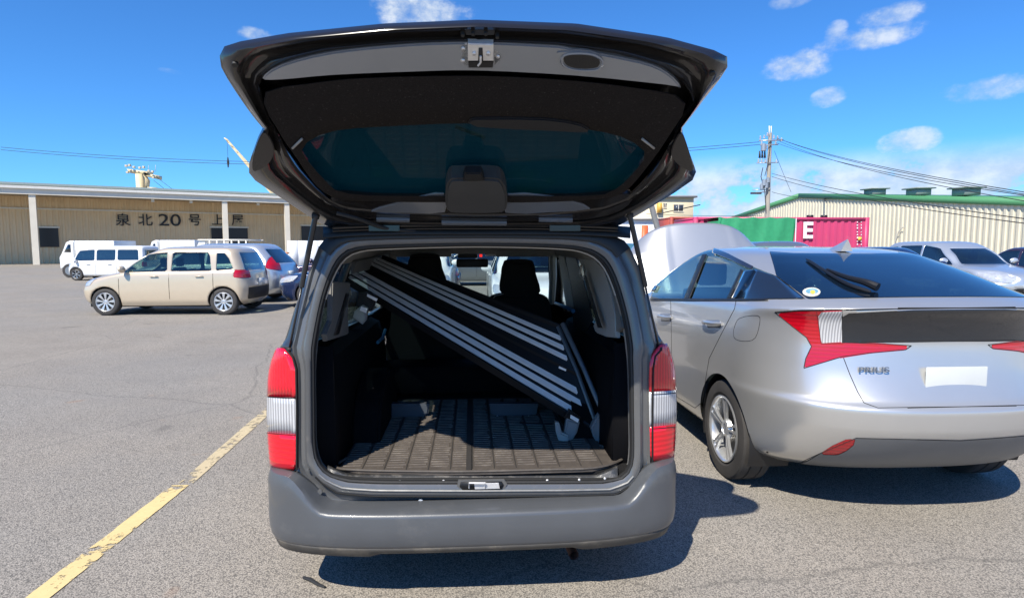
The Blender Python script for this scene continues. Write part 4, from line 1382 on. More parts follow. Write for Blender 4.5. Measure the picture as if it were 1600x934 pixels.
# dark window pillars and weather shields over the side windows
def patch(name, pts, mt, push=.003, depth=.004, parent=pr, sm=0):
    """small piece laid on the body: its outline follows the surface"""
    P = soft(pts, sm) if sm else pts
    Q = []; nn = Vector()
    for (x, y) in P:
        p, n = ph.hit(x, y, push)
        if p: Q.append(p); nn += n
    if len(Q) < 3: return None
    return slabo(name, Q, nn.normalized(), depth, mt, parent, 0)


def band(name, lineA, lineB, mt, push=.006, n=8, parent=pr):
    A = resample([(x, y, 0) for x, y in lineA], 30, False); B = resample([(x, y, 0) for x, y in lineB], 30, False)
    rows = []
    for a, b in zip(A, B):
        r = []
        for k in range(n+1):
            p, nn = ph.hit(a.x+(b.x-a.x)*k/n, a.y+(b.y-a.y)*k/n, push)
            if p is None: break
            r.append(p)
        if len(r) == n+1: rows.append(r)
    if len(rows) < 2: return None
    o = grido(name, rows, mt, parent, False, .003)
    return o


VIS = mat('smoked_visor', (.02, .02, .025), .12, coat=.8)
for a, b in (([(1018, 456), (1034, 424), (1058, 402), (1088, 390), (1103, 388)], [(1024, 456), (1040, 428), (1062, 410), (1090, 399), (1104, 397)]),
             ([(1103, 388), (1116, 389), (1140, 398), (1178, 418)], [(1103, 395), (1116, 397), (1140, 406), (1176, 423)])):
    band('weather_shield', a, b, VIS, .010)
band('centre_pillar', [(1098, 398), (1069, 467)], [(1105, 398), (1078, 467)], BLACKP, .004, 3)
band('rear_door_pillar', [(1158, 421), (1136, 467)], [(1162, 423), (1141, 467)], BLACKP, .004, 3)
band('quarter_panel_black', [(1180, 421), (1150, 468)], [(1213, 433), (1256, 467)], SMOKE, .003, 6)
band('quarter_window', [(1163, 424), (1144, 466)], [(1179, 422), (1151, 466)], GLB, .004, 4)
band('belt_moulding', [(1017, 466), (1100, 467), (1200, 467)], [(1017, 470), (1100, 470.5), (1200, 470)], BLACKP, .004, 3)
# panel gaps
for P_ in ([(1150, 470), (1148, 482), (1128, 520), (1108, 560), (1103, 590), (1097, 628), (1086, 637), (1058, 620), (1053, 600)],
           [(1048, 470), (1049, 520), (1050, 600), (1053, 626)],
           [(1258, 467), (1214, 431), (1203, 394)],
           [(1318, 559), (1328, 585), (1340, 612), (1350, 629), (1372, 637), (1428, 636), (1588, 634)],
           [(1239, 727), (1290, 704), (1338, 684), (1428, 687), (1588, 690)],
           [(1203, 394), (1245, 397), (1428, 398), (1588, 399)],
           [(1262, 466), (1428, 463), (1588, 462)]):
    seam('panel_gap', ph, P_, pr, SEAMM, .0022)
seam('fuel_door_gap', ph, soft([(1148, 510), (1156, 497), (1184, 493), (1187, 505), (1180, 528), (1165, 533), (1150, 530), (1146, 522)], 3), pr, SEAMM, .0016, True, False, 3)
seam('clear_lens_edge', ph, [(1276, 487), (1281, 520), (1283, 537), (1316, 536), (1316, 486)], pr, SEAMM, .002, False, True, 8)
seam('lamp_edge', ph, [(1211, 488), (1250, 485), (1300, 484), (1316, 484), (1428, 482.5), (1586, 480)], pr, SEAMM, .004, n=18)
seam('lamp_edge', ph, [(1211, 488), (1238, 510), (1260, 527), (1268, 541), (1259, 560), (1256, 575), (1316, 557), (1360, 551), (1415, 546), (1424, 540), (1380, 537), (1316, 535), (1428, 534), (1586, 531)], pr, SEAMM, .0025, n=12)
# door handles, sill, antenna fin, wiper, badge, sticker, lettering, plate
for (x, y, w_) in ((1115, 505, 15), (1040, 495, 11)):
    band('handle_recess', [(x-w_*.75, y-5), (x+w_*.7, y-5)], [(x-w_*.6, y+7), (x+w_*.7, y+7)], mat('recess_silver', (.30, .31, .32), .35, .6), .001, 4)
    P_ = [ph.hit(x-w_, y-1, .006)[0], ph.hit(x-w_*.5, y-1, .03)[0], ph.hit(x+w_*.5, y+1, .03)[0], ph.hit(x+w_, y+1, .006)[0]]
    if all(P_): tubeo('door_handle', spl(P_, 5), .011, SILV, pr, 10)
f0 = ph.hit(1316, 380, 0)[0] or Vector((PX-.1, PY+1.9, 1.47))
fx, fy, fz = PX-.0, PY+1.06, 1.448
bm = bmesh.new()
prof_ = [(0, 0, .040), (.03, .0, .042), (.16, 0, .026), (.235, 0, .004)]
top_ = [(-.005, .080), (.03, .069), (.12, .038), (.22, .006)]
L_ = []
for (yy, _, w_), (dy, h_) in zip(prof_, top_):
    L_.append([Vector((fx-w_, fy+yy, fz)), Vector((fx-w_*.45, fy+yy+(dy-yy)*.5, fz+h_*.6)), Vector((fx, fy+dy, fz+h_)), Vector((fx+w_*.45, fy+yy+(dy-yy)*.5, fz+h_*.6)), Vector((fx+w_, fy+yy, fz))])
strips(bm, L_, False); bm.verts.ensure_lookup_table(); bm.faces.new(bm.verts[:5])
bm_obj('antenna_fin', bm, SILV, pr, world=True)


def onb(px, py, d=0.0):
    p, n = ph.hit(px, py, d)
    return p if p else aY(px, py, PY+.8)


WB = mat('wiper_black', (.01, .01, .011), .4)
bm = bmesh.new()
tube(bm, spl([onb(1368, 458, .028), onb(1345, 452, .035), onb(1318, 438, .035), onb(1290, 423, .03)], 5), [.022]+[.014]*4+[.012]*6+[.009]*5, 9) if False else None
a_ = spl([onb(1370, 457, .030), onb(1350, 451, .038), onb(1322, 441, .030), onb(1292, 426, .018)], 5)
tube(bm, a_, [.024-.014*i/(len(a_)-1) for i in range(len(a_))], 9)
bm_obj('wiper_arm', bm, WB, pr, world=True)
bm = bmesh.new()
b_ = spl([onb(1260, 408, .012), onb(1292, 430, .018), onb(1325, 449, .018), onb(1360, 459, .012)], 5)
tube(bm, b_, [.005]+[.010]*(len(b_)-2)+[.006], 8)
bm_obj('wiper_blade', bm, WB, pr, world=True)
patch('oval_sticker', [(1268+14*math.cos(a), 457.5+7*math.sin(a)) for a in [2*math.pi*k/20 for k in range(20)]], mat('sticker_silver', (.62, .60, .50), .35), .006, .001)
patch('sticker_print', [(1269+10*math.cos(a), 456.5+4*math.sin(a)) for a in [2*math.pi*k/16 for k in range(16)]], mat('sticker_print', (.16, .35, .5), .35, var=.6, scale=60), .0072, .001)
patch('sticker_flower', [(1270+4*math.cos(a), 458+3*math.sin(a)) for a in [2*math.pi*k/10 for k in range(10)]], mat('sticker_yellow', (.75, .5, .08), .4), .008, .001)
p0, n0 = ph.hit(1363, 577, .002); p1, _ = ph.hit(1338, 577, .002); p2, _ = ph.hit(1389, 577, .002)
ex = (p2-p1).normalized(); n0 = Vector((0, -1, 0)) if n0 is None else n0
ey = n0.cross(ex).normalized()
if ey.z < 0: ey = -ey
M_ = frame_M(p0+Vector((0, -.012, .0)), ex, ey)
tm = textmesh('car_name_badge', 'PRIUS', .036, mat('badge_grey', (.16, .17, .18), .3, .5), pr, M_, .0015, 1.6, .0008)
# plate recess and plate (characters are not readable in the photograph)
cc = PX
zc = .80
rec = [(cc-.30, .93), (cc+.30, .93), (cc+.36, .74), (cc-.36, .74)]
q_ = []
for x, z in rec:
    h_ = ph.tree.ray_cast(Vector((x, PY-1, z)), Vector((0, 1, 0)))[0]; q_.append(h_ if h_ else Vector((x, PY+.12, z)))
PLW = mat('plate_white', (.58, .60, .59), .35, var=.03)
ypl = min(v.y for v in q_)-.012
boxo('number_plate', (cc-.165, ypl-.006, .705), (cc+.165, ypl, .87), PLW, pr, .004)
# wheels
for yy in (.93, 3.62):
    for sx in (-1, 1):
        wheel(pr, (sx*.765, yy, .315), .315, .20, sx, 'alloy', seg=56, rr=.66, rim_mt=mat('silver_rim', (.66, .67, .68), .28, .75, coat=.3))
        bm = bmesh.new()
        for k in range(24):
            t0 = math.pi*k/23*1.1-.05*math.pi
        strips(bm, [[Vector((sx*(.86-d), yy+.356*math.cos(t), .315+.356*math.sin(t))) for t in [math.pi*(-.12+1.24*k/30) for k in range(31)]] for d in (0.01, .26)], False)
        bm_obj('wheel_arch_liner', bm, BLACKP, pr)
boxo('underbody', (PX-.66, PY+.75, .17), (PX+.66, PY+4.3, .30), MATS['underbody_black'], pr, .02)
# door mirror seen past the cabin
q0 = aY(1008, 440, PY+3.05)
bm = bmesh.new(); bmesh.ops.create_uvsphere(bm, u_segments=14, v_segments=10, radius=1, matrix=Matrix.Translation((PX-.98, PY+3.0, 1.06)) @ Matrix.Diagonal((.12, .07, .075, 1)))
bm_obj('door_mirror', bm, SILV, pr, world=True)
bm = bmesh.new(); bmesh.ops.create_uvsphere(bm, u_segments=14, v_segments=10, radius=1, matrix=Matrix.Translation((PX+.98, PY+3.0, 1.06)) @ Matrix.Diagonal((.12, .07, .075, 1)))
bm_obj('door_mirror', bm, SILV, pr, world=True)
# raised bonnet: crowned pressing hinged under the windscreen
yb = PY+3.42
rows = []
for i in range(25):
    t = i/24                                  # hinge edge -> front edge
    y = yb+.40*t; z = .96+.87*t-.10*t*t
    hw = .73+.02*math.sin(math.pi*t)
    # front edge: bowed corner
    row = []
    for j in range(41):
        u = -1+2*j/40
        c = max(0, t-.55)/.45
        drop = .26*c*abs(u)**3.6+.03*t*u*u
        crown = .10*(1-u*u)
        cre = .012*math.exp(-((abs(u)-.52)/.045)**2)
        row.append(Vector((PX-.12*0+hw*u*(1-.04*c*c), y-crown-cre-.0*t, z-drop)))
    rows.append(row)
grido('raised_bonnet', rows, SILV, pr, False, .02)
tubeo('bonnet_stay', [(PX+.5, PY+4.2, .75), (PX+.55, PY+3.85, 1.5)], .006, STEEL, pr)


# ------------------------------------------------------------------ other cars
SHAPES = {
    'hatch': dict(L=3.65, H=1.52, W=1.66, lv=[
        (.22, .20, .92, .14, .18, .3, .5, 2.8), (.36, .33, .985, .02, .04, .3, .6, 2.8), (.60, .52, 1, .0, .0, .3, .6, 2.8), (.84, .70, .995, .03, .06, .28, .6, 2.8),
        (.94, .82, .985, .05, .30, .26, .6, 2.8), (1.0, .92, .955, .07, .78, .26, .5, 3), (1.22, 1.17, .90, .16, 1.15, .24, .45, 3.2), (1.40, 1.37, .84, .25, 1.5, .22, .4, 3.4),
        (1.475, 1.45, .76, .32, 1.68, .25, .35, 3.2), (1.51, 1.49, .45, .55, 1.8, .2, .3, 3), (1.52, 1.5, 0, .8, 2.0, .1, .1, 3)],
        win=[[(.30, 1.02), (.66, .985), (.66, 1.37), (.50, 1.37), (.40, 1.25)], [(.76, .985), (1.60, .97), (1.58, 1.385), (.85, 1.385), (.80, 1.30)], [(1.68, .97), (2.66, .95), (2.16, 1.34), (1.70, 1.385)]],
        wh=(.52, 2.98), wr=.29, lamp=[(-.1, .80), (.30, .84), (.26, 1.0), (-.1, .99)], rear=[(-.62, .98), (.62, .98), (.52, 1.38), (-.52, 1.38)], head=[(3.30, .66), (3.8, .60), (3.8, .80), (3.18, .82)]),
    'wagon': dict(L=4.5, H=1.48, W=1.72, lv=[
        (.22, .20, .92, .14, .18, .3, .5, 2.8), (.38, .33, .985, .02, .04, .35, .6, 2.7), (.62, .52, 1, .0, .0, .35, .7, 2.7), (.86, .70, .995, .05, .06, .32, .7, 2.7),
        (.95, .80, .98, .08, .35, .32, .7, 2.7), (1.0, .90, .945, .12, 1.15, .3, .5, 2.8), (1.20, 1.15, .86, .32, 1.55, .3, .45, 3), (1.37, 1.34, .78, .50, 1.95, .3, .4, 3),
        (1.44, 1.42, .66, .62, 2.15, .25, .35, 3), (1.47, 1.45, .4, .8, 2.3, .2, .3, 3), (1.48, 1.46, 0, 1.2, 2.5, .1, .1, 3)],
        win=[[(.50, 1.0), (1.02, .985), (1.0, 1.34), (.74, 1.33)], [(1.12, .985), (1.95, .96), (1.92, 1.37), (1.10, 1.36)], [(2.03, .96), (3.1, .93), (2.5, 1.31), (2.0, 1.37)]],
        wh=(.85, 3.65), wr=.31, lamp=[(-.1, .78), (.34, .86), (.30, 1.22), (.16, 1.20), (.12, 1.0), (-.1, .98)], rear=[(-.60, .98), (.60, .98), (.50, 1.33), (-.50, 1.33)], head=[(4.05, .64), (4.7, .56), (4.7, .76), (3.9, .80)]),
    'sedan': dict(L=4.5, H=1.44, W=1.74, lv=[
        (.20, .18, .92, .14, .18, .3, .5, 2.8), (.38, .33, .985, .02, .04, .35, .6, 2.6), (.62, .52, 1, .0, .0, .35, .7, 2.6), (.84, .68, .995, .04, .06, .35, .7, 2.6),
        (.93, .78, .97, .12, .40, .35, .7, 2.6), (.96, .86, .94, .60, 1.15, .3, .5, 2.8), (1.14, 1.10, .85, .95, 1.50, .3, .45, 3), (1.32, 1.29, .76, 1.25, 1.85, .3, .4, 3),
        (1.40, 1.38, .64, 1.45, 2.05, .25, .35, 3), (1.43, 1.41, .4, 1.65, 2.2, .2, .3, 3), (1.44, 1.42, 0, 1.9, 2.4, .1, .1, 3)],
        win=[[(1.05, .96), (1.95, .94), (1.92, 1.33), (1.45, 1.31)], [(2.03, .94), (3.1, .90), (2.55, 1.26), (2.0, 1.33)]],
        wh=(.95, 3.65), wr=.31, lamp=[(-.1, .72), (.34, .74), (.30, .88), (-.1, .88)], rear=[(-.62, .97), (.62, .97), (.48, 1.30), (-.48, 1.30)], head=[(4.05, .62), (4.7, .54), (4.7, .72), (3.9, .76)]),
    'van': dict(L=3.4, H=1.85, W=1.48, lv=[
        (.24, .24, .92, .06, .08, .15, .3, 3.4), (.36, .36, .99, .01, .02, .14, .3, 3.4), (.62, .60, 1, .0, .0, .14, .34, 3.4), (.92, .90, 1, .0, .05, .14, .34, 3.4),
        (1.0, .98, .985, .01, .10, .14, .3, 3.6), (1.10, 1.08, .96, .02, .18, .13, .3, 3.6), (1.45, 1.43, .91, .05, .42, .13, .28, 3.8), (1.72, 1.70, .86, .08, .62, .13, .25, 4),
        (1.80, 1.79, .78, .13, .72, .13, .25, 4), (1.84, 1.83, .5, .3, .9, .1, .2, 3.6), (1.85, 1.84, 0, .6, 1.2, .1, .1, 3)],
        win=[[(.25, 1.08), (1.15, 1.07), (1.15, 1.62), (.28, 1.62)], [(1.25, 1.07), (2.05, 1.06), (2.05, 1.62), (1.25, 1.62)], [(2.14, 1.06), (3.0, 1.04), (2.86, 1.56), (2.14, 1.62)]],
        wh=(.55, 2.95), wr=.27, lamp=[(-.1, .75), (.10, .75), (.10, .98), (-.1, .98)], rear=[(-.56, 1.06), (.56, 1.06), (.52, 1.62), (-.52, 1.62)], head=[(3.2, .70), (3.6, .70), (3.6, .92), (3.15, .92)]),
}


def make_car(name, label, cat, loc, rotz, shape, paint, scale=(1, 1, 1), glassm=None, group=None, fine=1.0, rim='cover', lowtrim=None, plate=True, lampm=None):
    sp = SHAPES[shape]; kx, ky, kz = scale
    c = thing(name, label, cat, loc, rotz, group)
    L = sp['L']*ky; hw = sp['W']/2*kx
    lv = [(a*kz, b*kz, w*hw, r*ky, f*ky, cr*min(kx, 1.1), cf, n) for a, b, w, r, f, cr, cf, n in sp['lv']]
    h = Hull(L, lv, nt=int(46*fine), na=int(20*fine), ns=int(58*fine), nf=int(16*fine))
    S2 = np.array([ky, kz])
    side = h.V[:, 0] < -.45*kx
    U = lambda: h.V[:, 1:3]/S2
    for w in sp['wh']: h.circle(w*ky, sp['wr'], sp['wr']+.045, -1, 28)
    for k, w in enumerate(sp['win']): h.carve(w, 20+k, uv=U(), mask=side)
    h.carve(sp['lamp'], 30, uv=U(), mask=h.V[:, 0] < -.48*kx)
    h.carve(sp['head'], 31, uv=U(), mask=h.V[:, 0] < -.38*kx)
    XZ = lambda: h.V[:, [0, 2]]/np.array([kx, kz])
    h.carve(sp['rear'], 32, uv=XZ(), mask=(h.V[:, 1] < L*.45))
    h.carve([(a, b-.03) for a, b in sp['rear']], 33, uv=XZ(), mask=(h.V[:, 1] > L*.45))
    h.carve([(-.45, .30), (.45, .30), (.40, .46), (-.40, .46)], 34, uv=XZ(), mask=(h.V[:, 1] > L*.8))
    if lowtrim: h.carve([(-.62, .34), (.62, .34), (.62, .60), (-.62, .60)], 35, uv=XZ(), mask=(h.V[:, 1] < L*.2))
    gm = glassm or GL_DARK
    h.get('body', [0], paint, c, 'join', thick=.02, mats2=BLACKP)
    for k in range(len(sp['win'])): h.get('side_window', [20+k], gm, c, 'split', -.004)
    h.get('rear_window', [32], GL_DARK, c, 'join', -.003)
    h.get('windshield', [33], gm, c, 'join', -.003)
    h.get('tail_lamp', [30], REDFLAT, c, 'split', .006)
    h.get('headlight', [31], lampm or HEADL, c, 'split', .004)
    h.get('grille', [34], BLACKP, c, 'join', .003)
    if lowtrim: h.get('lower_bumper', [35], lowtrim, c, 'join', .004)
    rm = {'cover': mat('wheel_cover', (.62, .63, .64), .3, .6), 'plain': VSTEEL, 'alloy': mat('alloy_rim', (.72, .72, .71), .25, .9, var=.04)}[rim]
    for w in sp['wh']:
        for sx in (-1, 1):
            wheel(c, (sx*(hw-.09), w*ky, sp['wr']), sp['wr'], .17, sx, rim, seg=28, rim_mt=rm)
    boxo('underbody', (-hw*.85, .3, .18), (hw*.85, L-.3, .32), MATS['underbody_black'], c, world=False)
    zb = .92*kz
    boxo('cabin_lining', (-hw*.84, .55*ky, .35), (hw*.84, L*.70, zb-.14), BLACKP, c, world=False)
    for sx in (-.34, .34):
        boxo('front_seat', (sx*kx-.22, L*.52, .4), (sx*kx+.22, L*.52+.14, zb+.10), FABRIC, c, .05, world=False)
        boxo('headrest', (sx*kx-.12, L*.52+.02, zb+.12), (sx*kx+.12, L*.52+.10, zb+.32), FABRIC, c, .03, world=False)
        y_m = (sp['win'][-1][1][0]-.10)*ky
        bm = bmesh.new(); bmesh.ops.create_uvsphere(bm, u_segments=10, v_segments=8, radius=1, matrix=Matrix.Translation(((1 if sx > 0 else -1)*(hw+.07), y_m, 1.02*kz)) @ Matrix.Diagonal((.11, .06, .075, 1)))
        bm_obj('door_mirror', bm, paint, c)
    if plate:
        boxo('number_plate', (-.165, -.012, .62*kz), (.165, .012, .62*kz+.165), PLW, c, world=False)
        boxo('number_plate', (-.165, L-.012, .40*kz), (.165, L+.010, .40*kz+.165), PLW, c, world=False)
    # handles and door gaps on both sides
    h.bvh()
    def onside(y, z, sx, d):
        r = h.tree.ray_cast(Vector((sx*3, y, z)), Vector((-sx, 0, 0)))
        return r[0]+Vector((sx*d, 0, 0)) if r[0] else None
    for sx in (-1, 1):
        gaps = []
        w = sp['win']; ys = [w[-1][0][0]-.04, w[-1][1][0]+.02]+([w[-2][0][0]-.04] if len(w) > 1 else [])
        for y in ys:
            P = [onside(y*ky, z*kz, sx, .0) for z in (.36, .5, .65, .8, .92)]
            P = [p for p in P if p]
            if len(P) > 2:
                bm = bmesh.new(); tube(bm, P, .006, 4); bm_obj('door_gap', bm, SEAMM, c)
        for y in (ys[0]+.22, (ys[2]+.20 if len(ys) > 2 else ys[0]+.22)):
            P = [onside(y*ky, .86*kz, sx, .02), onside((y+.16)*ky, .86*kz, sx, .02)]
            if all(P): tubeo('door_handle', P, .014, paint, c, 8, world=False)
    return c, h


HEADL = mat('headlight_lens', (.55, .57, .6), .08, .3, coat=1, var=.2, scale=14)
BEIGE = mat('beige_paint', (.60, .50, .37), .3, .25, coat=.8, var=.02)
TOPAZ = mat('silver_blue_paint', (.60, .64, .68), .28, .6, coat=.8, var=.02)
NAVY = mat('navy_paint', (.02, .035, .10), .22, .3, coat=1, var=.02)
PLUM = mat('plum_black_paint', (.05, .03, .055), .22, .3, coat=1, var=.02)
GREYC = mat('mid_grey_paint', (.22, .23, .24), .25, .5, coat=1, var=.02)
BLUEC = mat('blue_paint', (.05, .16, .38), .25, .4, coat=1, var=.02)
TEALC = mat('teal_paint', (.10, .26, .30), .25, .4, coat=1, var=.02)
REDC = mat('red_paint', (.45, .02, .02), .25, .1, coat=1, var=.02)
CREAM = mat('cream_paint', (.66, .63, .55), .5, var=.04)

q = aZ(414, 489, 0)
car_rot = math.pi/2-math.radians(1.5)
bh, bhh = make_car('beige_hatchback', 'beige compact hatchback with a chromed rear bumper trim, seen side-on left of the van', 'car', (q.x-.20, q.y+.45, 0), car_rot, 'hatch', BEIGE, (1, 1.01, .975), glassm=glass('green_tint_glass', (.42, .55, .46), .12, gmax=.7), fine=1.6, lowtrim=BLACKP)
q = aZ(442, 474, 0)
make_car('silver_blue_wagon', 'silver-blue wagon with tall red tail lamps standing right behind the beige hatchback', 'car', (q.x, q.y+.9, 0), car_rot-.1, 'wagon', TOPAZ, (1, 1, 1.06), fine=1.1, rim='alloy')
q = aZ(436, 481, 0)
make_car('navy_car', 'dark navy car nosing in from behind the left edge of the van', 'car', (q.x+4.35, q.y+1.0, 0), math.pi/2+.06, 'sedan', NAVY, (1, 1, 1.03), fine=1.1, rim='alloy')
q = aY(447, 405, 21)
make_car('plum_car', 'dark plum-coloured car parked in the row behind the navy car', 'car', (q.x+4.2, 20.5, 0), math.pi/2, 'sedan', PLUM, rim='alloy')
q = aY(240, 400, 28)
make_car('white_kei_van', 'small white boxy van in the far row beyond the beige hatchback', 'van', (q.x, 28, 0), math.pi/2-.05, 'van', WHITE, (1, 1.0, .82), rim='plain')

# the row of parked cars beyond the van and the silver hatchback, noses this way
row = [(-1.2, 12.2, WHITE, 'wagon', 'white wagon facing the van, seen through the left of its windscreen'),
       (1.25, 10.6, WHITE, 'sedan', 'white saloon facing the van, seen through its windscreen by the right headrest'),
       (3.55, 12.0, TEALC, 'hatch', 'teal hatchback facing this way between the white saloon and the silver hatchback'),
       (5.1, 12.6, NAVY, 'wagon', 'navy car whose roof just shows above the silver hatchback, in front of the green load'),
       (7.9, 12.6, GREYC, 'wagon', 'grey car facing this way behind the right side of the silver hatchback'),
       (10.4, 12.4, NAVY, 'sedan', 'dark saloon whose roof shows at the right, beyond the silver hatchback'),
       (12.8, 12.9, TOPAZ, 'wagon', 'silver-blue wagon facing this way, next to the last car at the right'),
       (15.3, 12.6, PLUM, 'sedan', 'plum saloon at the right end of the row beyond the silver hatchback')]
for i, (x, y, m_, sh, lb) in enumerate(row):
    # nose at y, car runs away from the camera
    L = SHAPES[sh]['L']
    make_car('parked_car', lb, 'car', (x, y+L, 0), math.pi+random.uniform(-.03, .03), sh, m_, (1, 1, 1.03 if sh != 'wagon' else 1.10), rim='alloy', glassm=GL_CLR if i < 4 else None, group='cars parked in the row beyond the van', fine=.9)
# a red mark and orange strip on the white saloon's wing (indicator and tape)
for i, (x, y, m_, lb) in enumerate([(-11.5, 24, WHITE, 'white van roof showing between the far left vehicles'), (-1.2, 24.5, WHITE, 'white wagon in the second row, dead ahead of the van'),
                                   (2.2, 23.5, GREYC, 'grey car in the second row, ahead of the van and to the right'), (5.2, 25, BLUEC, 'blue car in the second row behind the silver hatchback')]):
    if i == 0: continue
    make_car('parked_car', lb, 'car', (x, y, 0), math.pi/2+random.uniform(-.05, .05), ['van', 'wagon', 'sedan', 'hatch'][i], m_, group='cars parked in the second row', fine=.8)


# ------------------------------------------------------------------ the long tan transit shed on the left
def corrugated(name, a, b, z0, z1, mt, parent, pitch=.32, depth=.045, top=None, n=None, world=True):
    """ribbed sheet wall from a to b; top(u) gives the height along it"""
    a = Vector((a[0], a[1], 0)); b = Vector((b[0], b[1], 0)); L = (b-a).length; d = (b-a)/L; nr = Vector((d.y, -d.x, 0))
    n = n or int(L/pitch); bm = bmesh.new(); lo, hi = [], []
    for k in range(n):
        for f, h in ((0, 0), (.38, 0), (.5, 1), (.88, 1)):
            s = (k+f)*L/n
            p = a+d*s+nr*(depth*h)
            zt = z1 if top is None else top(s/L)
            lo.append(Vector((p.x, p.y, z0))); hi.append(Vector((p.x, p.y, zt)))
    strips(bm, [lo, hi], False)
    o = bm_obj(name, bm, mt, parent, False, world=world); o['kind'] = 'stuff'
    return o


TAN = mat('tan_sheet', (.74, .55, .32), .6, var=.06, scale=.7, dirt=((.55, .41, .24), .55, .8, .5))
ROOFG = mat('grey_green_roof', (.30, .36, .34), .5, var=.1)
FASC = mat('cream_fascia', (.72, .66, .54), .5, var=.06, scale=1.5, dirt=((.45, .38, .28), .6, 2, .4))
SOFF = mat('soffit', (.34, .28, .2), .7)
WA = aY(60, 297, 51.5); WB_ = aY(700, 315, 68)
ed = Vector((WB_.x-WA.x, WB_.y-WA.y, 0)).normalized(); en = Vector((ed.y, -ed.x, 0))   # towards the viewer
WA = WA-ed*26
Wl = (Vector((WB_.x, WB_.y, 0))-Vector((WA.x, WA.y, 0))).length
zE = 6.35
ws = thing('transit_shed', 'long tan ribbed warehouse with a canopy on posts and large black wall characters', 'warehouse', (WA.x, WA.y, 0))


def wp(s, back, z): p = Vector((WA.x, WA.y, 0))+ed*s-en*back; p.z = z; return p


def shedbox(name, s0, s1, b0, b1, z0, z1, mt, parent=None, bev=0.0):
    bm = bmesh.new()
    vs = [bm.verts.new(wp(s, b, z)) for s in (s0, s1) for b in (b0, b1) for z in (z0, z1)]
    for f in ((0, 1, 3, 2), (4, 6, 7, 5), (0, 4, 5, 1), (2, 3, 7, 6), (0, 2, 6, 4), (1, 5, 7, 3)): bm.faces.new([vs[i] for i in f])
    bmesh.ops.recalc_face_normals(bm, faces=bm.faces[:])
    return bm_obj(name, bm, mt, parent or ws, False, world=True)


BACK = 4.2
shedbox('roof', -1, Wl+1, -.2, 30, zE-.02, zE+.16, ROOFG)
shedbox('fascia', -1, Wl+1, -.1, .15, zE-.75, zE-.03, FASC)
shedbox('gutter', -1, Wl+1, -.28, -.103, zE-.30, zE-.10, mat('gutter_pale', (.7, .68, .62), .4))
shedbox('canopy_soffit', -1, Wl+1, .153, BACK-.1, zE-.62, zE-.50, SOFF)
a_ = wp(-1, BACK, 0); b_ = wp(Wl+1, BACK, 0)
corrugated('wall', (a_.x, a_.y), (b_.x, b_.y), 0, zE-.03, TAN, ws, .42, .06)
shedbox('wall_rail', -1, Wl+1, BACK-.16, BACK-.07, zE-1.72, zE-1.60, FASC)


def along(px, back=0.0, py=340):
    """distance along the shed seen at a picture column"""
    d = Vector(ray(px, py)); d.z = 0
    o = Vector((WA.x, WA.y, 0))-en*back
    # solve o+ed*s = t*d
    det = ed.x*(-d.y)-(-d.x)*ed.y
    return ((-o.x)*(-d.y)-(-d.x)*(-o.y))/det


cols = [along(352), along(449)]
stp = cols[1]-cols[0]
S_ = [along(52)]+[cols[0]+stp*i for i in range(int((Wl-cols[0])/stp)+1)]
k = S_[0]-stp*2
while k > 0: S_.append(k); k -= stp*2
for s in S_:
    shedbox('post', s-.22, s+.22, .0, .44, 0, zE-.752, FASC)
for i, ch in enumerate('泉北20号上屋'):
    pass
zc_ = 4.05
for ch, px, sx in (('泉', 192, 1), ('北', 227, 1), ('20', 265, 1.25), ('号', 304, 1), ('上', 340, 1), ('屋', 371, 1)):
    s = along(px, BACK)
    o_ = wp(s, BACK-.12, aY(px, 345, wp(s, BACK, 0).y).z)
    textmesh('wall_character', ch, 1.18 if ch != '20' else 1.55, mat('sign_black', (.02, .02, .02), .6), ws, frame_M(o_, ed, Vector((0, 0, 1))), .03, sx, .006)
# high window strip and doors under the canopy
for px0, px1, y0, y1 in ((329, 352, 356, 372), (356, 386, 356, 372), (470, 515, 353, 372), (60, 90, 356, 372)):
    s0, s1 = along(px0, BACK), along(px1, BACK)
    zz1 = aY(px0, y0, wp(s0, BACK, 0).y).z; zz0 = aY(px0, y1+14, wp(s0, BACK, 0).y).z
    w_ = shedbox('window', s0, s1, BACK-.14, BACK-.065, max(.1, zz0), zz1, mat('dark_opening', (.015, .014, .013), .3))
    q_ = shedbox('frame', s0-.12, s1+.12, BACK-.18, BACK-.145, zz1, zz1+.12, FASC, ws)
# small lamps on the canopy edge
for px in (405, 240, 300):
    s = along(px); shedbox('canopy_lamp', s-.12, s+.12, .3, .6, zE-1.0, zE-.756, FASC)

# things standing in front of the shed
def solidbox(nm, label, cat, px0, px1, pyt, y, zb, mt, depth=2.0, ribs=0, group=None):
    a = aY(px0, pyt, y); b = aY(px1, pyt, y)
    t = thing(nm, label, cat, ((a.x+b.x)/2, y, 0), 0, group)
    zt = (a.z+b.z)/2
    boxo('box', (a.x, y, zb), (b.x, y+depth, zt), mt, t, .03)
    return t, a.x, b.x, zt


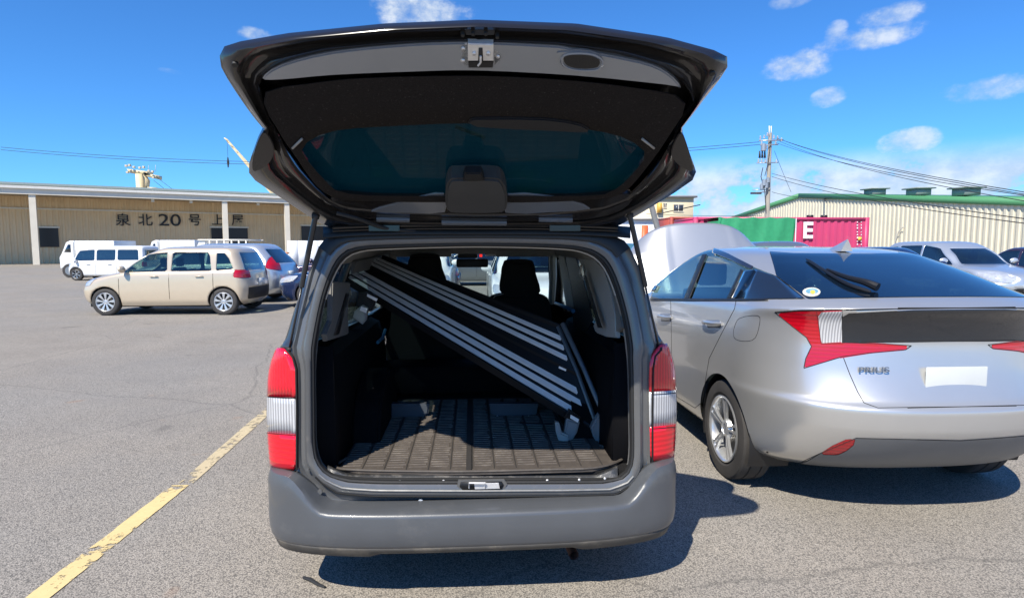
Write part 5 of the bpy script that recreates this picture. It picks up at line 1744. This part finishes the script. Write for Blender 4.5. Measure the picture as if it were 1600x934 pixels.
def small_truck(name, label, px0, px1, pyt, y, box=True, col=WHITE, rot=0):
    """light lorry side-on: cab at the left end"""
    a = aY(px0, pyt, y); b = aY(px1, pyt, y)
    Lt = b.x-a.x; t = thing(name, label, 'truck', ((a.x+b.x)/2, y+.9, 0)); zt = a.z
    x0, x1 = a.x, b.x
    cab = .27*Lt
    if box:
        boxo('cargo_box', (x0+cab+.08, y, .95), (x1, y+1.9, zt), col, t, .03)
    else:
        boxo('flat_bed', (x0+cab+.08, y, .80), (x1, y+1.8, .95), col, t, .01)
        for k in range(6):
            xx = x0+cab+.15+(x1-x0-cab-.25)*k/5
            tubeo('rack_post', [(xx, y+.03, .95), (xx, y+.03, zt)], .035, CREAM, t, 6)
            tubeo('rack_crossbar', [(xx, y+.03, zt), (xx, y+1.75, zt)], .035, CREAM, t, 6)
        for yy in (y+.03, y+1.75):
            for z in (zt, zt-.22): tubeo('rack_rail', [(x0+cab-.3, yy, z), (x1, yy, z)], .04, CREAM, t, 6)
    bm = bmesh.new()
    zc = min(zt, 1.95)
    P = [(x0+cab, .45), (x0, .45), (x0-.02, .95), (x0+.10, 1.15), (x0+.32, zc-.08), (x0+.5, zc), (x0+cab, zc)]
    slab(bm, [Vector((p[0], y+.05, p[1])) for p in P], (0, -1, 0), 1.65, .04); bm_obj('cab', bm, col, t, True, world=True)
    slabo('window', [Vector((x, y+.045, z)) for x, z in ((x0+.22, 1.2), (x0+cab-.15, 1.2), (x0+cab-.15, zc-.18), (x0+.42, zc-.18))], (0, -1, 0), .01, GL_DARK, t)
    boxo('chassis', (x0+.3, y+.4, .45), (x1-.1, y+1.4, .62), BLACKP, t)
    for xx in (x0+.14*Lt+.1, x1-.22*Lt):
        for yy in (y+.1, y+1.65):
            bm = bmesh.new(); cyl(bm, (xx, yy, .33), (0, 1, 0), .33, .2, 24); w = bm_obj('wheel', bm, TYRE, t, world=True)
            bm = bmesh.new(); cyl(bm, (xx, yy-.02, .33), (0, 1, 0), .2, .2, 18); r = bm_obj('rim', bm, VSTEEL, w, world=True) if False else bm_obj('rim', bm, VSTEEL, t, world=True)
    return t


small_truck('box_truck', 'small white box truck in the far row in front of the tan warehouse', 225, 304, 375, 31)
small_truck('rack_truck', 'flatbed truck with a cream pipe rack parked between the box truck and the wagon', 296, 388, 375, 25, False)
small_truck('box_truck', 'white truck at the far left edge beyond the white van', 90, 178, 376, 30)
# white sheet panels and orange rail by the shed post
PANW = mat('white_sheet', (.70, .72, .76), .6, var=.04)
t = thing('hoarding', 'white sheet-metal hoarding panels standing by the warehouse post', 'barrier', tuple(aZ(465, 405, 0)))
for px0, px1 in ((449, 465), (465.5, 481), (481.5, 497), (497.5, 513)):
    a = aY(px0, 376, 42); b = aY(px1, 376, 42); boxo('panel', (a.x, 42, .05), (b.x, 42.05, a.z), PANW, t)
ORG = mat('orange_pipe', (.55, .20, .06), .5)
t = thing('pipe_rail', 'orange pipe guard rail beside the white hoarding', 'railing', tuple(aZ(440, 408, 0)))
for k in range(4):
    x = aY(424+8*k, 395, 36).x; tubeo('post', [(x, 36, 0), (x, 36, 1.15)], .05, ORG, t)
for z in (.55, 1.1): tubeo('rail', [(aY(420, 395, 36).x, 36, z), (aY(452, 395, 36).x, 36, z)], .04, ORG, t)

# ------------------------------------------------------------------ harbour cranes beyond the shed
CRY = mat('crane_cream', (.72, .60, .36), .5, var=.1, scale=.4)
CRW = mat('crane_white', (.56, .51, .38), .5)
D = 170
def C(px, py, y=D, dy=0): p = aY(px, py, y); return p+Vector((0, dy, 0))
t = thing('ship_mast', 'cream ship mast with lamp platforms rising behind the tan warehouse roof', 'mast', tuple(Vector((C(222, 300).x, D, 0))))
z_ = C(222, 300).z
boxo('column', (C(215, 290).x, D-.8, 0), (C(224, 290).x, D+.8, C(220, 272).z), CRY, t)
slabo('column_bracket', [C(215, 272), C(224, 272), C(231, 282), C(229, 300), C(222, 300)], (0, -1, 0), 1.2, CRY, t)
for a, b, w in (((198, 264), (232, 268), 1.0), ((224, 270), (246, 274), 1.0)):
    slabo('lamp_platform', [C(*a), C(b[0], b[1]), C(b[0], b[1]+6), C(a[0]+4, a[1]+6)], (0, -1, 0), 2.4, CRY, t)
for px, py in ((201, 260), (206, 259), (213, 262), (222, 263), (228, 262), (236, 268), (242, 269), (243, 278), (203, 270)):
    p = C(px, py); boxo('floodlight', (p.x-.28, D-1.4, p.z-.3), (p.x+.28, D-.9, p.z+.25), CRW, t, .05)
slabo('control_cabin', [C(228, 292), C(243, 293), C(242, 299), C(228, 299)], (0, -1, 0), 2.0, CRW, t)
for px in (205, 232, 243): tubeo('rail', [C(px, 268, D-1), C(px, 258, D-1)], .05, CRW, t, 5)
for a, b in (((246, 278), (275, 300)), ((240, 282), (262, 299))): tubeo('stay_cable', [C(*a), C(*b)], .05, mat('cable_black', (.03, .03, .03), .6), t, 5)
t = thing('crane_boom', 'pale yellow crane jib slanting up behind the tan warehouse beside the raised tailgate', 'crane', tuple(Vector((C(425, 300, 150).x, 150, 0))))
a = C(353, 217, 150); b = C(450, 330, 150)
off = [Vector((-.45, 0, .35)), Vector((.45, 0, -.35))]
for dy in (-.7, .7):
    for o_ in off: tubeo('chord', [a+Vector((0, dy*.4, 0))+o_*.35, a.lerp(b, .35)+o_+Vector((0, dy, 0)), b+o_*1.5+Vector((0, dy, 0))], .16, CRY, t, 6)
for k in range(26):
    u = k/26; v = (k+1)/26; s0 = off[k % 2]*(.35+1.15*u); s1 = off[(k+1) % 2]*(.35+1.15*v)
    tubeo('lattice_bar', [a.lerp(b, u)+s0-Vector((0, .6, 0)), a.lerp(b, v)+s1-Vector((0, .6, 0))], .10, CRY, t, 5)
slabo('jib_plate', [a+off[0]*.5, b+off[0]*1.4, b+off[1]*1.4, a+off[1]*.5], (0, -1, 0), .5, CRY, t)
tubeo('hoist_rope', [C(355, 221, 150), C(356, 246, 150)], .035, MATS['cable_black'], t, 5)
tubeo('hook_block', [C(356, 246, 150), C(356.5, 254, 150), C(356.5, 262, 150)], [.12, .28, .1], MATS['cable_black'], t, 6)

# ------------------------------------------------------------------ right-hand background
# ribbed warehouse with a green roof edge
SHEETW = mat('cream_ribbed_sheet', (.68, .62, .47), .55, var=.05, scale=.6)
GREENT = mat('green_trim', (.08, .27, .12), .5, var=.08)
pA, pB, pC = aY(1138, 345, 96), aY(1250, 306, 80), aY(1428, 311, 60)
gd = Vector((pC.x-pB.x, pC.y-pB.y, 0)).normalized()
pl_ = Vector((pB.x, pB.y, 0))
def onwall(px, py):
    gn = Vector((gd.y, -gd.x, 0))
    return aP(px, py, pl_, gn)
gA, gB, gC = onwall(1138, 344), onwall(1250, 306), onwall(1428, 311)
gD = gC+(gC-gB)*.9
ww = thing('green_roof_warehouse', 'cream ribbed-metal warehouse with a green roof edge behind the pink container', 'warehouse', (gB.x, gB.y, 0))
Lw = (Vector((gD.x, gD.y, 0))-Vector((gA.x, gA.y, 0))).length
lb_ = (Vector((gB.x, gB.y, 0))-Vector((gA.x, gA.y, 0))).length/Lw
def topz(u): return gA.z+(gB.z-gA.z)*u/lb_ if u < lb_ else gB.z+(gD.z-gB.z)*(u-lb_)/(1-lb_)
corrugated('wall', (gA.x, gA.y), (gD.x, gD.y), 0, 0, SHEETW, ww, .62, .10, top=topz)
gn_ = Vector((gd.y, -gd.x, 0))
if gn_.dot(Vector((gB.x, gB.y, 0))) > 0: gn_ = -gn_
for a, b in ((gA, gB), (gB, gD)):
    f_ = gn_*.25
    slabo('roof_edge', [a+f_+Vector((0, 0, .32)), b+f_+Vector((0, 0, .32)), b+f_+Vector((0, 0, -.30)), a+f_+Vector((0, 0, -.30))], gn_, .5, GREENT, ww)
    slabo('roof', [a+Vector((0, 0, .33)), b+Vector((0, 0, .33)), b-gn_*40+Vector((0, 0, .33)), a-gn_*40+Vector((0, 0, .33))], (0, 0, 1), .15, GREENT, ww)
for px in (1342, 1408, 1480):
    p = onwall(px, 303)-gn_*2; p.z += .45
    boxo('roof_vent', (p.x-.8, p.y-.8, p.z-.6), (p.x+.8, p.y+.8, p.z+.05), mat('vent_grey', (.25, .28, .27), .5), ww)
    boxo('vent_cap', (p.x-1.1, p.y-1.1, p.z+.06), (p.x+1.1, p.y+1.1, p.z+.18), MATS['vent_grey'], ww)
tubeo('downpipe_arm', [onwall(1400, 385)+gn_*.3, onwall(1408, 362)+gn_*.3, onwall(1416, 354)+gn_*.3], .05, CREAM, ww)
tubeo('wall_lamp_arm', [onwall(1290, 311)+gn_*.2, onwall(1303, 314)+gn_*1.2], .08, MATS['cable_black'], ww)


def container(name, label, px0, px1, pyt, y, mt, depth=2.44, cat='container', ribs=True, xr=None):
    a = aY(px0, pyt, y); b = aY(px1, pyt, y); z = (a.z+b.z)/2
    t = thing(name, label, cat, ((a.x+b.x)/2, y, 0))
    corrugated('side_wall', (a.x+.12, y+.02), (b.x-.12, y+.02), .15, z-.1, mt, t, .28, .04)
    boxo('top_rail', (a.x, y-.045, z-.12), (b.x, y+.05, z), mt, t)
    boxo('bottom_rail', (a.x, y-.045, .05), (b.x, y+.05, .2), mt, t)
    for x in (a.x+.06, b.x-.06): boxo('corner_post', (x-.08, y-.05, .05), (x+.08, y+.12, z+.003), mt, t)
    boxo('roof', (a.x+.02, y+.06, z-.1), (b.x-.02, y+depth, z-.02), mt, t)
    boxo('end_wall', (a.x+.02, y+.12, .1), (a.x+.08, y+depth, z-.12), mt, t)
    boxo('end_wall', (b.x-.08, y+.12, .1), (b.x-.02, y+depth, z-.12), mt, t)
    return t, a, b, z


PINK = mat('magenta_container', (.55, .055, .15), .45, var=.06, scale=1.2, dirt=((.5, .14, .2), .55, 3, .5))
ct, ca, cb, cz = container('shipping_container', 'bright magenta shipping container with a large white letter, standing before the ribbed warehouse', 1085, 1357, 339.5, 23.5, PINK)
LW = mat('container_white', (.8, .78, .78), .5)
ze = aY(1262, 365, 23.4).z
for ch, px in (('E', 1262), ('N', 1222), ('O', 1180)):
    p = aY(px, 363, 23.42); p.z = aY(1262, 361, 23.4).z
    textmesh('side_letter', ch, .88, LW, ct, frame_M(p, (1, 0, 0), (0, 0, 1)), .006, 1.0, .03)
# the short code panel near the right end: rows too small to read, built as the marks they are
for i, (px, w) in enumerate(((1340, .045), (1346, .03))):
    for k in range(8):
        p = aY(px, 347+5*k, 23.42)
        boxo('code_mark', (p.x-w*.55, 23.425, p.z-.03), (p.x+w*.55, 23.435, p.z+.012+.018*(k % 3)), LW, ct)
p = aY(1344, 373, 23.41); boxo('code_sticker', (p.x-.07, 23.42, p.z-.07), (p.x+.07, 23.432, p.z+.07), mat('yellow_sticker', (.8, .6, .08), .5), ct)
for px in (1270, 1292): 
    p = aY(px, 337, 23.5); boxo('roof_fitting', (p.x-.09, 23.6, cz-.02), (p.x+.09, 23.8, cz+.10), BLACKP, ct)
# green tarpaulin load in front of it
TARP = mat('green_tarpaulin', (.035, .30, .13), .55, var=.1, bump=.5, bscale=6)
t = thing('tarped_load', 'block of goods under a green tarpaulin in front of the magenta container', 'tarpaulin', tuple(aZ(1180, 392, 0)))
a = aY(1118, 341, 22.0); b = aY(1242, 340, 22.0)
bm = bmesh.new(); rows = []
for j in range(9):
    z = a.z-(a.z-.1)*j/8; row_ = []
    for i in range(33):
        x = a.x+(b.x-a.x)*i/32+(.25*math.exp(-j/1.5) if i == 0 else 0)
        row_.append(Vector((x+.03*math.sin(j*1.3+i), 22.0+.015*math.sin(i*1.1+j*.7)+.02*math.sin(i*.37+j), z+.02*math.sin(i*.9))))
    rows.append(row_)
top_row = [[Vector((p.x, 22.1+k*.8, p.z+.02)) for p in rows[0]] for k in (2, 1, 0)]
grido('tarpaulin', top_row+rows, TARP, t, False, .01)
boxo('goods_stack', (a.x+.15, 22.15, .08), (b.x-.08, 23.2, a.z-.08), TARP, t, .05)
tubeo('tie_rope', [Vector((b.x+.01, 21.92, z_k)) for z_k in (a.z+.01, a.z*.6, .3)], .02, LW, t, 5)
# low red-brown stack and white crate left of it
REDB = mat('red_brown_paint', (.36, .07, .05), .6, var=.2)
ct2, _, _, _ = container('shipping_container', 'dull red container whose top edge shows left of the green load', 1048, 1150, 339, 33, REDB)
t = thing('crate', 'pale crate standing between the red container and the green load', 'crate', tuple(aY(1108, 345, 28)*1))
t.location.z = 0
a = aY(1099, 342, 28); b = aY(1118, 342, 28); boxo('crate_body', (a.x, 28, 0), (b.x, 29, a.z), PANW, t)
# two-storey cream office block
CRB = mat('cream_render', (.74, .64, .44), .7, var=.05, scale=.8)
ob = thing('office_block', 'small flat-roofed cream office building seen between the van tailgate and the raised bonnet', 'building', tuple(Vector((aY(1030, 320, 70).x, 70, 0))))
a = aY(930, 310, 70); b = aY(1084, 309, 70)
boxo('wall', (a.x, 70, 0), (b.x, 78, b.z-.02), CRB, ob)
boxo('roof', (a.x-.3, 69.6, b.z), (b.x+.3, 78.4, b.z+.22), mat('flat_roof_grey', (.35, .34, .32), .6), ob)
for px0, px1, y0, y1 in ((1053, 1067, 320, 330), (1037, 1041, 318, 324), (955, 975, 320, 330)):
    p0, p1 = aY(px0, y0, 69.96), aY(px1, y1, 69.96)
    w = boxo('window', (p0.x, 69.93, p1.z), (p1.x, 69.99, p0.z), mat('office_glass', (.05, .06, .08), .1), ob)
    bm = bmesh.new(); m_ = (p0.x+p1.x)/2
    bx(bm, (p0.x-.06, 69.90, p1.z-.08), (p1.x+.06, 69.96, p1.z-.003)); bx(bm, (p0.x-.06, 69.90, p0.z+.003), (p1.x+.06, 69.96, p0.z+.08)); bx(bm, (m_-.04, 69.90, p1.z), (m_+.04, 69.925, p0.z))
    f_ = bm_obj('frame', bm, FASC, w, False); M_ = Matrix.Identity(4); q = w
    while q: M_ = q.matrix_basis @ M_; q = q.parent
    f_.data.transform(M_.inverted())
a, b = aY(1028, 317, 69.5), aY(1034, 332, 69.5); boxo('sign_board', (a.x, 69.4, b.z), (b.x, 69.9, a.z), mat('orange_sign', (.75, .42, .08), .5), ob)
a, b = aY(985, 343, 50), aY(1052, 350, 50)
t = thing('lean_to_shed', 'low pale shed with a red-framed doorway below the office building', 'shed', (a.x, 50, 0))
boxo('wall', (a.x-3, 50, 0), (b.x, 54, a.z-.02), PANW, t); boxo('roof', (a.x-3.2, 49.7, a.z), (b.x+.2, 54.2, a.z+.15), FASC, t)
p0, p1 = aY(1003, 352, 49.9), aY(1012, 380, 49.9); boxo('door', (p0.x, 49.9, .1), (p1.x, 49.98, p0.z), mat('orange_red_door', (.7, .14, .05), .5), t)

# ------------------------------------------------------------------ utility pole and lines
CONC = mat('concrete_pole', (.36, .33, .28), .8, var=.1, scale=3)
INS = mat('insulator_grey', (.45, .47, .5), .35, var=.1)
GALV = mat('galvanised', (.42, .44, .46), .4, .6)
yP = 50.0
base = aY(1196.5, 392, yP); base.z = 0
tp = aY(1203.5, 208, yP)
base = Vector((tp.x-.0, yP, 0))
up = thing('utility_pole', 'tall concrete utility pole with crossarms, insulators and transformers right of the raised tailgate', 'utility pole', tuple(base))
tubeo('pole', [base, tp], [.22, .15], CONC, up, 14)


def Pp(px, py, y=yP): return aY(px, py, y)


for py, x0, x1, r in ((219, 1186, 1224, .06), (226, 1188, 1216, .05), (254, 1182, 1216, .045), (296, 1176, 1204, .04)):
    tubeo('crossarm', [Pp(x0, py+1, yP-.25), Pp(x1, py, yP-.25)], r, GALV, up, 6)
ins_pts = [(1188, 214), (1194, 213), (1199, 209), (1209, 213), (1215, 214), (1221, 217), (1190, 223), (1197, 229), (1212, 222), (1185, 250), (1190, 250), (1196, 250), (1213, 251)]
for px, py in ins_pts:
    p = Pp(px, py+3, yP-.25)
    bm = bmesh.new()
    for k in range(3): cyl(bm, p+Vector((0, 0, .1*k)), (0, 0, 1), .085-.012*k, .07, 10)
    bm_obj('insulator', bm, INS, up, world=True)
for px, py, s in ((1193, 231, .30), (1194, 286, .26), (1190, 292, .2), (1200, 282, .2), (1197, 290, .24)):
    p = Pp(px, py, yP-.35)
    bm = bmesh.new(); cyl(bm, p, (0, 0, 1), s*.75, s*1.7, 14); cyl(bm, p+Vector((0, 0, s*.95)), (0, 0, 1), s*.5, .12, 10)
    bm_obj('transformer', bm, GALV, up, world=True)
for px in (1187, 1191, 1195):
    tubeo('switch_fuse', [Pp(px, 236, yP-.3), Pp(px, 247, yP-.3)], [.05, .09], MATS['cable_black'], up, 6)
for px in (1202, 1205): tubeo('lightning_rod', [Pp(px, 214, yP-.1), Pp(px, 197, yP-.1)], .04, LW, up, 5)
tubeo('street_lamp_arm', [Pp(1198, 300, yP-.2), Pp(1180, 301, yP-.8)], .05, GALV, up, 6)
bm = bmesh.new(); bx(bm, tuple(Pp(1183, 302, yP-.8)-Vector((.55, .12, .08))), tuple(Pp(1183, 302, yP-.8)+Vector((.35, .12, .08))), None, .04); bm_obj('lamp_head', bm, mat('lamp_dark', (.06, .06, .06), .4), up, world=True)
tubeo('down_cable', [Pp(1192, 262, yP-.3), Pp(1189, 276, yP-.3), Pp(1195, 300, yP-.3), Pp(1197, 330, yP-.25)], .035, MATS['cable_black'], up, 5)
tubeo('hanging_cable', [Pp(1204, 222, yP-.2), Pp(1200, 255, yP-.3), Pp(1195, 275, yP-.3)], .03, MATS['cable_black'], up, 5)
CAB = MATS['cable_black']


def wire(label, a, b, sag, r=.015):
    P = []
    for i in range(31):
        t = i/30; p = a.lerp(b, t); p.z -= sag*4*t*(1-t); P.append(p)
    return tag(tubeo('power_line', P, r, CAB, None, 5, world=False), label, 'power line', 'power lines strung from the utility pole')


for k, (p0, p1, y1, sg) in enumerate((((1214, 216), (1428, 253), 26, .5), ((1222, 219), (1428, 256), 26.5, .5), ((1212, 223), (1428, 259), 27, .55), ((1218, 221), (1428, 262), 27.5, .6))):
    a = Pp(*p0, yP-.3); b = aY(p1[0], p1[1], y1); b2 = a+(b-a)*1.7
    wire('black overhead line %s running right from the utility pole' % ['topmost of four,', 'second of four,', 'third of four,', 'lowest of four,'][k], a, b2, sg)
for k, (p0, p1, y1, sg) in enumerate((((1206, 271), (1428, 303), 26, .4), ((1206, 276), (1428, 308), 27, .5), ((1206, 300), (1300, 309), 40, .2))):
    a = Pp(*p0, yP-.2); b = aY(p1[0], p1[1], y1)
    wire('thin low line %s leaving the utility pole to the right' % ['above the others', 'just under the upper one', 'at lamp height'][k], a, a+(b-a)*(1.7 if k < 2 else 1), sg, .018)
for k, (p0, p1) in enumerate((((1186, 222), (172, 229)), ((1188, 226), (172, 233)))):
    a = Pp(*p0, yP-.2); b = aY(p1[0], p1[1], 62)
    wire('long line %s crossing the sky behind the tailgate to the left' % ['upper of two,', 'lower of two,'][k], a, a+(b-a)*1.2, 1.6, .022)
wire('faint drop line running down from the pole toward the low roofs at left', Pp(1190, 337, 50), aY(1010, 334, 58), .1, .02)
wire('thin guy wire slanting from the pole head down to the right', Pp(1210, 236, yP), Pp(1236, 300, yP+2), .05, .015)
# leaning grey steel post left of the bonnet
t = thing('steel_post', 'leaning grey steel post between the office building and the raised bonnet', 'post', (aZ(1024, 394, 0).x, 30, 0))
a = aY(1018, 322, 30); b = aY(1026, 352, 30); b2 = b+(b-a)*1.7; b2.z = max(b2.z, 0)
tubeo('post_shaft', [a, b, b2], .15, mat('steel_post_grey', (.22, .22, .21), .5, var=.2), t, 8)
tubeo('post_arm', [aY(1020, 336, 30), aY(1094, 320, 31)], .025, CAB, t, 5)
# low sheds closing the horizon between the two warehouses, hidden from the photograph by the van
for k, (px0, px1, pyt, y, m_, lb) in enumerate(((700, 860, 352, 110, FASC, 'pale low shed on the horizon straight behind the van'), (855, 960, 348, 120, SHEETW, 'cream low shed on the horizon behind the right side of the van'))):
    a = aY(px0, pyt, y); b = aY(px1, pyt, y)
    t = thing('low_shed', lb, 'shed', ((a.x+b.x)/2, y, 0))
    boxo('wall', (a.x, y, 0), (b.x, y+15, a.z-.02), m_, t); boxo('roof', (a.x-.4, y-.4, a.z), (b.x+.4, y+15.4, a.z+.3), ROOFG, t)
a = aY(1090, 365, 140)
